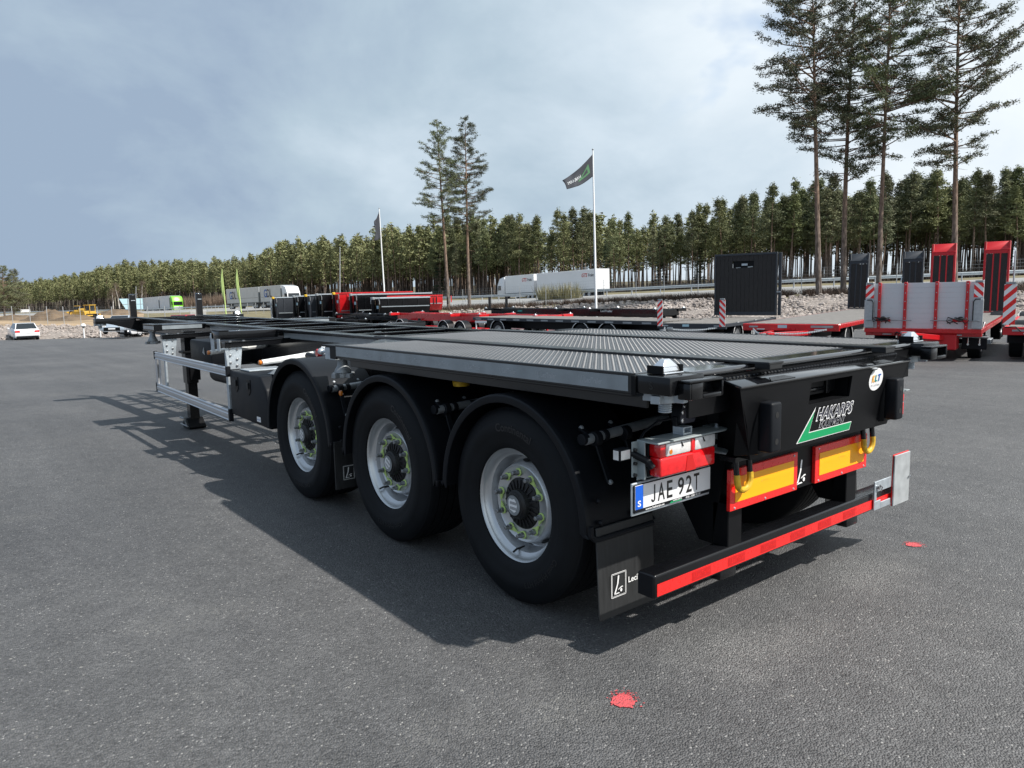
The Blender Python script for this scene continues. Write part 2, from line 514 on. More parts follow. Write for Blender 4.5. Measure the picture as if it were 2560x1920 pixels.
M['forestfl'] = pm('forest_floor', (.060, .052, .028), .95, var=.1, col2=(.15, .125, .07), vscale=.35, bump=.5, bscale=3)
M['sand'] = pm('sandy_field', (.20, .145, .085), .95, var=.1, col2=(.42, .30, .18), vscale=.13, bump=.4, bscale=2)
M['stone'] = pm('pale_stone', (.19, .162, .146), .85, var=.1, col2=(.39, .345, .315), vscale=1.1, bump=.3, bscale=9)
M['soil'] = pm('soil_heap', (.07, .05, .033), .95, var=.1, col2=(.18, .13, .085), vscale=.5, bump=.8, bscale=2)

# ---------------------------------------------------------------- yard: one asphalt sheet, gently falling away from the parked trailer
def sheet_from(rows, cols, fn, name, mat):
    V = []; F = []
    for i in rows:
        for j in cols:
            V.append(fn(i, j))
    n = len(cols)
    for a in range(len(rows) - 1):
        for b in range(n - 1):
            F.append((a * n + b, a * n + b + 1, (a + 1) * n + b + 1, (a + 1) * n + b))
    return raw(name, V, F, mat, smooth=True)

def yard_pt(d, l):
    p = Vector((CAMX, CAMY, 0)) + FH * d + RH * l
    return (p.x, p.y, yard_z(p))
rows = [-300, -120, -40, 0, 6, 8, 9] + [9 + .6 * k for k in range(1, 26)] + [26, 30, 36, 44, 54, 66, 78, 100]
colsl = [-500, -200, -100, -60, -40, -25, -15, -8, -4, 0, 4, 8, 15, 25, 40, 60, 100, 200, 500]
tag(sheet_from(rows, colsl, yard_pt, 'yard_asphalt', M['asphalt']), kind='structure')

# ---------------------------------------------------------------- land beyond the yard, as strips between surveyed lines
# per sight column: (depth, photo row) of yard edge, bank top, road near edge, median, road far edge, forest edge
KEY = {
    -1200: [(66, 880), (74, 838), (250, 803), (263, 799), (276, 797), (330, 795)],
    -300: [(64, 864), (72, 826), (245, 796), (258, 792), (270, 790), (320, 789)],
    0: [(64, 852), (70, 815), (240, 790), (252, 786.5), (265, 785), (310, 783)],
    350: [(65, 845), (74, 815), (196, 784), (209, 780), (222, 778), (255, 773)],
    700: [(66, 838), (78, 803), (136, 774), (149, 768), (162, 765), (185, 758)],
    1000: [(60, 834), (70, 787), (116, 772), (128, 759), (141, 754), (155, 749)],
    1300: [(54, 832), (62, 772), (96, 764), (106, 750), (118, 747), (132, 742)],
    1600: [(49, 830), (57, 757), (80, 750), (92, 736), (104, 733), (118, 728)],
    1950: [(44, 828), (52, 745), (69, 737), (81, 721), (92, 718), (105, 712)],
    2300: [(41, 826), (49, 738), (65, 722), (77, 707), (88, 705), (100, 700)],
    2560: [(39, 824), (47, 732), (62, 714), (74, 697), (85, 694), (96, 688)],
    2900: [(38, 820), (46, 724), (60, 704), (72, 685), (83, 682), (94, 675)],
    4200: [(37, 800), (45, 696), (58, 672), (70, 652), (81, 650), (92, 644)],
}
KX = sorted(KEY)
def col_at(px):
    px = min(max(px, KX[0]), KX[-1])
    for a, b in zip(KX, KX[1:]):
        if a <= px <= b:
            t = (px - a) / (b - a)
            return [(p[0] * (1 - t) + q[0] * t, p[1] * (1 - t) + q[1] * t) for p, q in zip(KEY[a], KEY[b])]
def land(px, k, t=0.0):
    """point on the land: column px, line k, fraction t towards line k+1"""
    c = col_at(px)
    a = at(px, c[k][1], c[k][0])
    if t == 0: return a
    b = at(px, c[k + 1][1], c[k + 1][0])
    return a.lerp(b, t)
def strip(name, k0, k1, mat, sub, pxs, rough=0.0, kind='structure', sink0=0):
    V = []; n = len(pxs)
    for i in range(sub + 1):
        t = i / sub
        for j, px in enumerate(pxs):
            a, b = land(px, k0), land(px, k1)
            p = a.lerp(b, t)
            if rough and 0 < i < sub: p.z += rnd.uniform(-rough, rough)
            if i == 0: p.z -= sink0
            V.append(p)
    F = [(a * n + b, a * n + b + 1, (a + 1) * n + b + 1, (a + 1) * n + b) for a in range(sub) for b in range(n - 1)]
    return tag(raw(name, V, F, mat, smooth=True), kind=kind)
PXS = list(range(-1200, 4201, 60))
strip('rock_bank', 0, 1, M['gravel'], 5, PXS, .12, sink0=.3)
PL = [p for p in PXS if p <= 360]; PR = [p for p in PXS if p >= 360]
strip('sandy_field', 1, 2, M['sand'], 8, PL, .15)
strip('grass_verge', 1, 2, M['verge'], 8, PR, .10)
strip('near_carriageway', 2, 3, M['road'], 2, PXS)
strip('far_carriageway', 3, 4, M['road'], 2, PXS)
strip('roadside_grass', 4, 5, M['verge'], 3, PXS, .06)
def floor_pt(px, t):
    """forest floor: t = metres beyond the forest edge"""
    c = col_at(px); d, y = c[5]
    p = at(px, y, d)
    q = at(px, y, d + 1) - at(px, y, d); q.z = 0; q.normalize()
    return p + q * t + Vector((0, 0, .012 * t))
V = []; sub = [0, 10, 25, 45, 80, 200, 900]; n = len(PXS)
for t in sub:
    for px in PXS: V.append(floor_pt(px, t))
F = [(a * n + b, a * n + b + 1, (a + 1) * n + b + 1, (a + 1) * n + b) for a in range(len(sub) - 1) for b in range(n - 1)]
tag(raw('forest_floor', V, F, M['forestfl'], smooth=True), kind='structure')

# stones dumped on the bank: thousands of single rocks in one pile
def rock_pile(name, mat, spots):
    ico = bmesh.new(); bmesh.ops.create_icosphere(ico, subdivisions=1, radius=1)
    bv = np.array([v.co[:] for v in ico.verts]); bf = np.array([[v.index for v in f.verts] for f in ico.faces]); ico.free()
    V = []; F = []; o = 0
    for p, r in spots:
        v = bv * nr.uniform(.62, 1.25, (len(bv), 1)) * (r * nr.uniform(.7, 1.3, 3) * np.array([1, 1, .75]))
        a = nr.uniform(0, 2 * PI); c, s = math.cos(a), math.sin(a)
        v = v @ np.array([[c, s, 0], [-s, c, 0], [0, 0, 1]])
        V.append(v + np.array(p)); F.append(bf + o); o += len(bv)
    return raw(name, np.concatenate(V), np.concatenate(F).tolist(), mat)
spots = []
for i in range(13000):
    px = rnd.uniform(-250, 2750) if i % 3 else rnd.uniform(1250, 2650)
    t = rnd.random() ** .9
    p = land(px, 0).lerp(land(px, 1), .12 + .95 * t)
    spots.append((p, rnd.choice((.07, .09, .11, .13, .18)) * rnd.uniform(.8, 1.2)))
o = rock_pile('bank_stones', M['stone'], spots)
tag(o, 'pale pinkish rubble stones covering the bank at the edge of the yard', 'stones', kind='stuff')

# ================================================================ the black container trailer
TR = thing('container_trailer', 'long black three axle container chassis trailer with chequer plate rear deck, filling the foreground', 'trailer')
Z = 1.274
def zt(y):                                                   # the chassis rises slightly towards the front
    return Z if y < 3 else Z + (y - 3) * .0055

def P(name, mb, mat, bevel=.003, parent=TR, **k): return mb.build(name, M[mat] if isinstance(mat, str) else mat, parent, bevel, **k)

# main beams: I sections
for s in (-1, 1):
    mb = MB()
    x = .55 * s
    pts = [-.02, 3.0, 6.0, 9.0, 12.05]
    for a, b in zip(pts, pts[1:]):
        mb.beam((x, a, zt(a) - .009), (x, b, zt(b) - .009), .125, .022)
        h0, h1 = (.40 if a < 6.5 else .22), (.40 if b < 6.5 else .22)
        mb.hexa([(x - .006, a, zt(a) - h0), (x + .006, a, zt(a) - h0), (x + .006, b, zt(b) - h1), (x - .006, b, zt(b) - h1),
                 (x - .006, a, zt(a) - .02), (x + .006, a, zt(a) - .02), (x + .006, b, zt(b) - .02), (x - .006, b, zt(b) - .02)])
        mb.beam((x, a, zt(a) - h0 - .008), (x, b, zt(b) - h1 - .008), .125, .018)
    P('main_beam', mb, 'black')
    mb = MB(); mb.box(x - .058, x + .058, -.305, 3.32, Z + .002, Z + .013)
    mb.box(x - .05, x + .05, -.303, -.225, Z - .02, Z + .003)
    P('deck_seam_bar', mb, 'deckb', .002)
# centre extension beams
for s in (-1, 1):
    mb = MB(); mb.beam((.18 * s, 5.2, zt(5) - .11), (.18 * s, 12.0, zt(12) - .11), .07, .12); P('inner_rail', mb, 'black')
# cross members between the beams
for y, w, dz in ((3.42, .10, 0), (3.95, .08, .0), (4.62, .12, .005), (5.25, .07, .0), (5.62, .10, .0), (6.6, .16, .004), (7.15, .07, 0), (8.25, .14, .004), (9.3, .16, .004), (10.1, .07, 0), (10.9, .10, 0), (11.6, .07, 0)):
    mb = MB()
    mb.box(-.49, .49, y - w / 2, y + w / 2, zt(y) - .018 - dz, zt(y) - .004 - dz)
    mb.box(-.49, .49, y - .006, y + .006, zt(y) - .17, zt(y) - .016 - dz)
    P('cross_member', mb, 'black')
# diagonal braces
for a, b in (((-.48, 3.5), (.1, 4.55)), ((.48, 4.7), (-.2, 5.6)), ((-.48, 7.2), (.3, 8.2)), ((.48, 9.4), (-.3, 10.6))):
    mb = MB(); mb.beam((a[0], a[1], zt(a[1]) - .05), (b[0], b[1], zt(b[1]) - .05), .07, .05); P('diagonal_brace', mb, 'black')
# hose / cable tray seen between the beams
for k in range(3):
    mb = MB(); mb.tube([(-.06 + .07 * k, 3.4, zt(3.4) - .17), (.02 + .06 * k, 6, zt(6) - .17), (-.03 + .07 * k, 11.5, zt(11.5) - .15)], .016, 6); P('air_hose', mb, 'plast', 0)

# chequer plate deck: three panels, each with raised lens pattern
def tread_geo(x0, x1, y0, y1, z, pitch=.0192):
    V = []; F = []
    nx = int((x1 - x0) / pitch); ny = int((y1 - y0) / pitch)
    L, Wd, h = pitch * .42, pitch * .16, .0022
    for i in range(ny):
        for j in range(nx):
            cx = x0 + (j + .5) * (x1 - x0) / nx; cy = y0 + (i + .5) * (y1 - y0) / ny
            sg = 1 if (i + j) % 2 else -1
            ux, uy = .7071, .7071 * sg
            vx, vy = -uy, ux
            b = len(V)
            V += [(cx - ux * L, cy - uy * L, z), (cx - vx * Wd, cy - vy * Wd, z), (cx + ux * L, cy + uy * L, z), (cx + vx * Wd, cy + vy * Wd, z),
                  (cx - ux * L * .45, cy - uy * L * .45, z + h), (cx + ux * L * .45, cy + uy * L * .45, z + h)]
            F += [(b, b + 1, b + 4), (b + 1, b + 2, b + 5), (b + 1, b + 5, b + 4), (b + 2, b + 3, b + 5), (b + 3, b, b + 4), (b + 3, b + 4, b + 5)]
    return V, F
for (x0, x1, y0, y1) in ((-1.225, -.612, -.075, 2.66), (-.49, .49, -.075, 3.27), (.612, 1.225, -.075, 2.66)):
    mb = MB(); mb.box(x0, x1, y0, y1, Z - .012, Z)
    pan = P('deck_panel', mb, 'deckp', .002)
    V, F = tread_geo(x0 + .012, x1 - .012, y0 + .02, y1 - .02, Z)
    tag(raw('tread_pattern', V, F, M['tread'], pan), kind='stuff')
# front gussets between the side panels and the beams
for s in (-1, 1):
    mb = MB(); mb.prism([(s * .62, 2.675), (s * 1.20, 2.675), (s * .95, 2.76), (s * .72, 3.05), (s * .62, 3.12)], (0, 0, Z - .016), (1, 0, 0), (0, 1, 0), (0, 0, .011))
    P('deck_gusset', mb, 'deckb')
# side members under the deck edge with silver reflective strip
for s in (-1, 1):
    mb = MB(); mb.box(*sorted((s * 1.229, s * 1.249)), -.075, 2.70, Z - .085, Z + .004)
    mb.box(*sorted((s * 1.10, s * 1.228)), -.075, 2.66, Z - .10, Z - .082)
    mb.box(*sorted((s * 1.14, s * 1.160)), -.075, 2.66, Z - .155, Z - .10)
    sm = P('side_member', mb, 'deckb')
    mb = MB(); mb.box(*sorted((s * 1.2495, s * 1.2515)), -.055, 2.685, Z - .074, Z - .010)
    st = P('reflective_strip', mb, 'tape', 0)
    if s < 0:
        for k in range(9):
            y = .20 + k * .295
            lettering('strip_lettering', 'LeciTrailer', (-1.2515, y, Z - .056), (0, -1, 0), (0, 0, 1), .024, .105, M['tapel'], st, .012, lift=.0008)
            logo_L('strip_logo', (-1.2515, y + .035, Z - .062), (0, -1, 0), (0, 0, 1), .032, M['tapel'], st, True, .0008)
    else: pass

# ---- twist locks
def twistlock(x, y, z, below=True, big=True):
    s = 1 if x > 0 else -1
    mb = MB()
    c = Vector((x, y, z))
    for sx in (-1, 1):                                         # black guide plates either side of the cone
        mb.box(x + sx * .062 - .004, x + sx * .062 + .004, y - .042, y + .042, z, z + .034)
    g = P('twistlock_guide', mb, 'blacks', .001)
    mb = MB()
    mb.box(x - .06, x + .06, y - .05, y + .05, z - .001, z + .006)
    mb.hexa([c + Vector(q) for q in ((-.054, -.034, .008), (.054, -.034, .008), (.054, .034, .008), (-.054, .034, .008),
                                      (-.050, -.030, .026), (.050, -.030, .026), (.050, .030, .026), (-.050, .030, .026))])
    mb.hexa([c + Vector(q) for q in ((-.050, -.030, .026), (.050, -.030, .026), (.050, .030, .026), (-.050, .030, .026),
                                      (-.018, -.012, .058), (.018, -.012, .058), (.018, .012, .058), (-.018, .012, .058))])
    P('twistlock_cone', mb, 'chrome', .012, seg=3)
    if below:
        lock_nut(x, y, z - .085)
def lock_nut(x, y, z, drop=0):
    mb = MB()
    if drop:
        mb.lathe((x, y, z), (0, 0, -1), [(0, .05), (.03, .048), (.032, .034), (.06, .034), (.10, .04), (.13, .058), (.15, .062)], 16)
        zz = z - .15
    else: zz = z
    for a in range(4):
        an = a * PI / 2 + .25
        d = Vector((math.cos(an), math.sin(an), 0)); e = Vector((-d.y, d.x, 0))
        c = Vector((x, y, zz - .018))
        mb.beam(c + d * .02, c + d * .093, .042, .034)
    mb.lathe((x, y, zz), (0, 0, -1), [(0, .055), (.036, .055), (.038, .034)], 16)
    if not drop:
        for k in range(5): mb.lathe((x, y, zz - .036 - k * .009), (0, 0, -1), [(0, .026), (.004, .029), (.007, .029), (.009, .026)], 14)
    P('twistlock_nut', mb, 'galvd' if drop else 'galv', .003)
for s in (-1, 1):
    twistlock(1.135 * s, -.155, Z + .001)
# corner castings at the rear
for s in (-1, 1):
    mb = MB()
    mb.box(*sorted((s * 1.03, s * 1.25)), -.275, -.083, Z - .078, Z - .001)
    cc = P('corner_block', mb, 'black', .008, seg=2)
    if s < 0:
        lettering('corner_letter', 'S', (-1.2505, -.17, Z - .055), (0, -1, 0), (0, 0, 1), .030, .019, M['letter'], cc, .01, lift=.0006)
    mb = MB(); mb.box(*sorted((s * 1.245, s * 1.258)), -.10, -.075, Z - .09, Z - .005); P('end_plate', mb, 'blacks')
    # recessed lug beside the block
    mb = MB()
    xs = [s * 1.205, s * .985]
    x0, x1 = min(xs), max(xs)
    mb.box(x0, x1, -.337, -.275, Z - .026, Z - .014)
    mb.box(x0, x0 + .012, -.337, -.275, Z - .092, Z - .026)
    mb.box(x1 - .012, x1, -.337, -.275, Z - .092, Z - .026)
    mb.box(x0 + .012, x0 + .085, -.337, -.325, Z - .092, Z - .026)
    mb.box(x0 + .085, x1 - .012, -.337, -.320, Z - .092, Z - .072)
    mb.box(x0 + .012, x1 - .012, -.295, -.282, Z - .092, Z - .026)
    P('lifting_lug', mb, 'black', .006, seg=2)
# rear beam: smooth glossy strip and rolled edge
mb = MB()
mb.box(-1.03, 1.03, -.190, -.078, Z - .016, Z - .001)
mb.tube([(-1.03, -.190, Z - .018), (1.03, -.190, Z - .018)], .0175, 12)
P('rear_beam', mb, 'gloss', .002)
mb = MB(); mb.box(-1.03, 1.03, -.196, -.180, Z - .20, Z - .034); P('rear_beam_web', mb, 'blacks', .002)
mb = MB(); mb.box(-.60, .60, -.085, .03, Z - .30, Z - .10); P('rear_cross_box', mb, 'blacks', .004)
# ---- rear panel with sloping top flange, recess and writing
PY = -.250
mb = MB()
hx0, hx1, hz0, hz1 = -.222, .172, 1.052, 1.160
zb, zq = .845, 1.196
xb, xq = .655, .81
def pf(x, z): return (x, PY - .045 * (z - .84) / .36, z)
def quad(*q):
    a = [Vector(pf(*p)) for p in q]
    b = [p + Vector((0, .012, 0)) for p in a]
    mb.add(a + b, [(0, 1, 2, 3), (7, 6, 5, 4), (0, 4, 5, 1), (1, 5, 6, 2), (2, 6, 7, 3), (3, 7, 4, 0)])
xl = lambda z: -(xb + .06 + (xq - xb - .06) * max(0, (z - 1.0)) / .196) if z > 1.0 else -(xb + .06 * max(0, (z - .835)) / .165)
quad((xl(zb), zb), (-xl(zb), zb), (-xl(1.0), 1.0), (xl(1.0), 1.0))
quad((xl(1.0), 1.0), (-xl(1.0), 1.0), (-xl(hz0), hz0), (xl(hz0), hz0))
quad((xl(hz0), hz0), (hx0, hz0), (hx0, hz1), (xl(hz1), hz1))
quad((hx1, hz0), (-xl(hz0), hz0), (-xl(hz1), hz1), (hx1, hz1))
quad((xl(hz1), hz1), (-xl(hz1), hz1), (-xq, zq) if False else (-xl(zq), zq), (xl(zq), zq))
RP = P('rear_panel', mb, 'blacks', 0, smooth=0)
for q in (-1, 1):
    mb = MB()
    mb.hexa([(q * .660, -.250, .846), (q * .655, -.250, .846), (q * .600, -.08, .836), (q * .605, -.08, .836), (q * .812, -.295, 1.192), (q * .806, -.295, 1.192), (q * .70, -.08, 1.20), (q * .706, -.08, 1.20)])
    mb.hexa([(q * .716, -.270, 1.0), (q * .655, -.250, .846), (q * .600, -.08, .836), (q * .66, -.08, 1.0), (q * .720, -.271, 1.002), (q * .66, -.250, .850), (q * .604, -.08, .840), (q * .664, -.08, 1.002)])
    P('panel_side', mb, 'blacks', 0)
mb = MB()                                                     # top flange sloping backwards
mb.hexa([(-.81, -.302, 1.186), (.81, -.302, 1.186), (.82, -.208, 1.212), (-.82, -.208, 1.212),
         (-.81, -.302, 1.198), (.81, -.302, 1.198), (.82, -.208, 1.224), (-.82, -.208, 1.224)])
P('panel_flange', mb, 'gloss', .004, seg=2)
mb = MB()
for k in range(60):                                           # weld bead along the flange
    x = -.80 + k * .0272
    mb.sphere((x, -.213 + rnd.uniform(-.002, .002), 1.224), .0125, 6, 4, sz=.7)
tag(P('weld_bead', mb, 'black', 0), kind='stuff')
mb = MB()
for x in (-.48, .50): mb.hexa([(x - .10, -.299, 1.1985), (x + .10, -.299, 1.1985), (x + .06, -.262, 1.2085), (x - .06, -.262, 1.2085),
         (x - .10, -.299, 1.203), (x + .10, -.299, 1.203), (x + .06, -.262, 1.213), (x - .06, -.262, 1.213)])
P('flange_doubler', mb, 'black', .001)
mb = MB()                                                     # recess box behind the opening, with latch
mb.box(hx0, hx1, -.10, -.09, hz0, hz1); mb.box(hx0, hx1, -.265, -.09, hz0 - .010, hz0); mb.box(hx0, hx1, -.265, -.09, hz1, hz1 + .01)
mb.box(hx0 - .01, hx0, -.265, -.09, hz0, hz1); mb.box(hx1, hx1 + .01, -.265, -.09, hz0, hz1)
P('recess_box', mb, 'blacks', 0)
mb = MB(); mb.box(-.17, .10, -.16, -.13, 1.095, 1.135); mb.box(-.19, -.15, -.20, -.12, 1.07, 1.15); mb.box(.07, .10, -.21, -.12, 1.07, 1.155); mb.tube([(-.15, -.19, 1.10), (.07, -.19, 1.10)], .014, 8)
P('latch', mb, 'black', .004)
mb = MB(); mb.lathe((.125, -.115, 1.105), (0, -1, 0), [(0, .028), (.01, .028), (.012, .020)], 16); P('latch_button', mb, 'galv', .001)
# buffers
for s in (-1, 1):
    mb = MB(); x0, x1 = sorted((s * .642, s * .560))
    mb.box(x0, x1, -.345, -.275, .886, 1.112)
    bu = P('rubber_buffer', mb, 'plast', .012, seg=3)
    mb = MB()
    x2, x3 = sorted((s * .725, s * .535))
    mb.hexa([(x2, -.205, .865), (x3, -.205, .865), (x3, -.225, 1.135), (x2, -.225, 1.135), (x0 - .004, -.28, .872), (x1 + .004, -.28, .872), (x1 + .004, -.28, 1.128), (x0 - .004, -.28, 1.128)])
    P('buffer_mount', mb, 'blacks', .006, seg=2)
    for z in (.935, 1.055):
        mb = MB(); mb.lathe((s * .601, -.3462, z), (0, 1, 0), [(0, .014), (.003, .014)], 12); P('buffer_hole', mb, 'letter', 0, bu)
# lettering and logo on the panel
def pl(x, z, lift=.002): return (x, PY - .045 * (z - .84) / .36 - lift, z)
UX, UY = (1, 0, 0), (0, -.124, .9923)
lettering('panel_lettering', 'HAKARPS', pl(-.135, .962), UX, UY, .066, .36, M['white'], RP, .055, .22, .0010)
lettering('panel_lettering', 'HAKARPS', pl(-.128, .966), UX, UY, .058, .345, M['dgrey'], RP, .012, .22, .0022)
lettering('panel_lettering', 'EQUIPMENT', pl(-.095, .920), UX, UY, .036, .255, M['white'], RP, .02, .22, .0012)
lettering('panel_lettering', 'EQUIPMENT', pl(-.092, .9215), UX, UY, .033, .248, M['dgrey'], RP, 0, .22, .0022)
def flatpoly(name, pts, mat, lift):
    return raw(name, [pl(x, z, lift) for x, z in pts], [tuple(range(len(pts)))], M[mat], RP)
flatpoly('logo_outline', [(-.285, .865), (.225, .868), (.235, .9135), (-.187, .9105)], 'white', .0022)
flatpoly('logo_outline', [(-.285, .865), (-.180, .9105), (-.150, 1.035)], 'white', .0020)
flatpoly('logo_green', [(-.274, .869), (.221, .872), (.230, .9095), (-.191, .9065)], 'green', .0032)
flatpoly('logo_green', [(-.274, .869), (-.185, .9065), (-.1575, 1.012)], 'green', .0030)
# round sticker
pts = [(.434 + .0755 * math.cos(a * PI / 16), 1.118 + .061 * math.sin(a * PI / 16)) for a in range(32)]
flatpoly('round_sticker', pts, 'white', .0022)
lettering('sticker_letter', 'K', pl(.388, 1.105), UX, UY, .038, .030, M['orange'], RP, .03, 0, .0032)
lettering('sticker_letter', 'L', pl(.421, 1.108), UX, UY, .036, .024, M['teal'], RP, .03, 0, .0032)
lettering('sticker_letter', 'T', pl(.447, 1.108), UX, UY, .038, .032, M['blue'], RP, .03, 0, .0032)
lettering('sticker_letter', 'KS - LeciTrailer', pl(.385, 1.083), UX, UY, .010, .095, M['dgrey'], RP, .0, 0, .0032)
mb = MB(); mb.sphere((.39, -.287, 1.179), .03, 8, 4, sz=.3); P('slot_cover', mb, 'galvd', 0)

# ---- carrier beam with warning boards, centre mark and hooks
mb = MB(); mb.box(-.62, .62, -.125, -.115, .575, .80); mb.box(-.60, .60, -.115, -.02, .76, .84)
cb = P('board_carrier', mb, 'blacks', .002)
for s in (-1, 1):
    x0, x1 = (-.655, -.079) if s < 0 else (.096, .655)
    mb = MB(); mb.box(x0, x1, -.146, -.1255, .580, .778)
    wb = P('warning_board', mb, 'redrf', .002)
    mb = MB(); mb.box(x0 + .038, x1 - .038, -.1485, -.1462, .619, .739); P('yellow_field', mb, 'yelrf', 0, wb)
    for fx in (.06, .5, .94):
        for zz in (.592, .764):
            if fx == .5 and zz > .7: continue
            mb = MB(); mb.lathe((x0 + (x1 - x0) * fx, -.1460, zz), (0, -1, 0), [(0, .006), (.003, .005), (.004, .002)], 8); P('rivet', mb, 'galv', 0, wb)
    xm = (x0 + x1) / 2
    mb = MB(); mb.lathe((xm - .035, -.1486, .686), (0, -1, 0), [(0, .006), (.0006, .006)], 10); P('board_print', mb, 'orange', 0, wb)
    lettering('board_print', 'Fassano', (xm - .026, -.1486, .683), (1, 0, 0), (0, 0, 1), .009, .05, M['orange'], wb, 0, lift=.0006)
logo_L('centre_logo', (-.062, -.1255, .590), (1, 0, 0), (0, 0, 1), .135, M['white'], cb, False, .0015)
for s in (-1, 1):
    x = s * .60
    mb = MB()
    zt0 = .83
    path = [(x - .052, -.170, zt0), (x - .052, -.178, .745)]
    bot = [(x - .052 * math.cos(a * PI / 8), -.180, .735 - .052 * math.sin(a * PI / 8)) for a in range(9)]
    mb.tube(path, .0135, 10); mb.tube([(x + .052, -.170, zt0), (x + .052, -.178, .745)], .0135, 10)
    mb.box(x - .075, x + .075, -.185, -.10, zt0 - .006, zt0 + .016)
    hk = P('lashing_ring', mb, 'black', 0)
    mb = MB(); mb.tube([(x - .052, -.178, .762)] + bot + [(x + .052, -.178, .762)], .0150, 10); P('ring_bow', mb, 'yelp', 0, hk)
# ---- posts and under-run bumper
for s in (-1, 1):
    x0, x1 = sorted((s * .505, s * .615))
    mb = MB(); mb.box(x0, x1, -.11, -.02, .385, .60)
    mb.hexa([(x0, -.02, .385), (x1, -.02, .385), (x1, .06, .385), (x0, .06, .385), (x0, -.11, .95), (x1, -.11, .95), (x1, .42, .95), (x0, .42, .95)])
    P('bumper_post', mb, 'blacks', .004)
mb = MB(); mb.box(-1.155, 1.155, -.118, -.020, .282, .392)
BU = P('underrun_bumper', mb, 'black', .012, seg=3)
mb = MB(); mb.box(-1.1575, -1.154, -.112, -.026, .288, .386); P('bumper_end_cap', mb, 'plast', .001, BU)
mb = MB(); mb.box(-1.138, 1.138, -.1205, -.1182, .294, .349)
RS = P('red_strip', mb, 'redrf', 0, BU)
for k in range(8):
    x = -.86 + k * .272
    if x > .72: break
    mb = MB(); mb.box(x - .04, x + .10, -.1212, -.1206, .300, .343); P('strip_print', mb, 'darkred', 0, BU)
    lettering('strip_print', 'LeciTrailer', (x - .008, -.1213, .312), (1, 0, 0), (0, 0, 1), .022, .10, M['redrf'], BU, .008, lift=.0008)
    logo_L('strip_print', (x - .034, -.1213, .308), (1, 0, 0), (0, 0, 1), .027, M['redrf'], BU, True, .0008)
for s in (-1, 1):
    mb = MB(); x = s * .60
    mb.box(x - .065, x + .065, -.105, -.02, .232, .283)
    P('bumper_bracket', mb, 'black', .008, seg=2)
# galvanised slider with square marker plate on the right end
mb = MB()
mb.box(.800, .880, -.134, -.126, .285, .340); mb.box(.800, .828, -.134, -.126, .340, .46); mb.box(.828, 1.01, -.134, -.126, .395, .46); mb.box(.880, 1.01, -.134, -.126, .285, .325)
P('slider_bracket', mb, 'galv', .002)
mb = MB(); mb.tube([(.828, -.12, .425), (.828, -.150, .425)], .012, 8); mb.tube([(.83, -.15, .44), (.85, -.155, .425), (.835, -.155, .405)], .004, 6); P('slider_bolt', mb, 'nut', 0)
mb = MB(); mb.box(1.012, 1.218, -.150, -.140, .274, .588)
mp = P('marker_plate', mb, 'plate2', .002)
mb = MB(); mb.box(1.012, 1.218, -.1385, -.134, .274, .592); P('plate_back', mb, 'redrf', 0, mp)
mb = MB(); mb.tube([(1.214, -.151, .43), (1.20, -.160, .432)], .005, 6); mb.tube([(1.19, -.158, .43), (1.235, -.150, .432)], .003, 6); P('plate_pin', mb, 'nut', 0, mp)

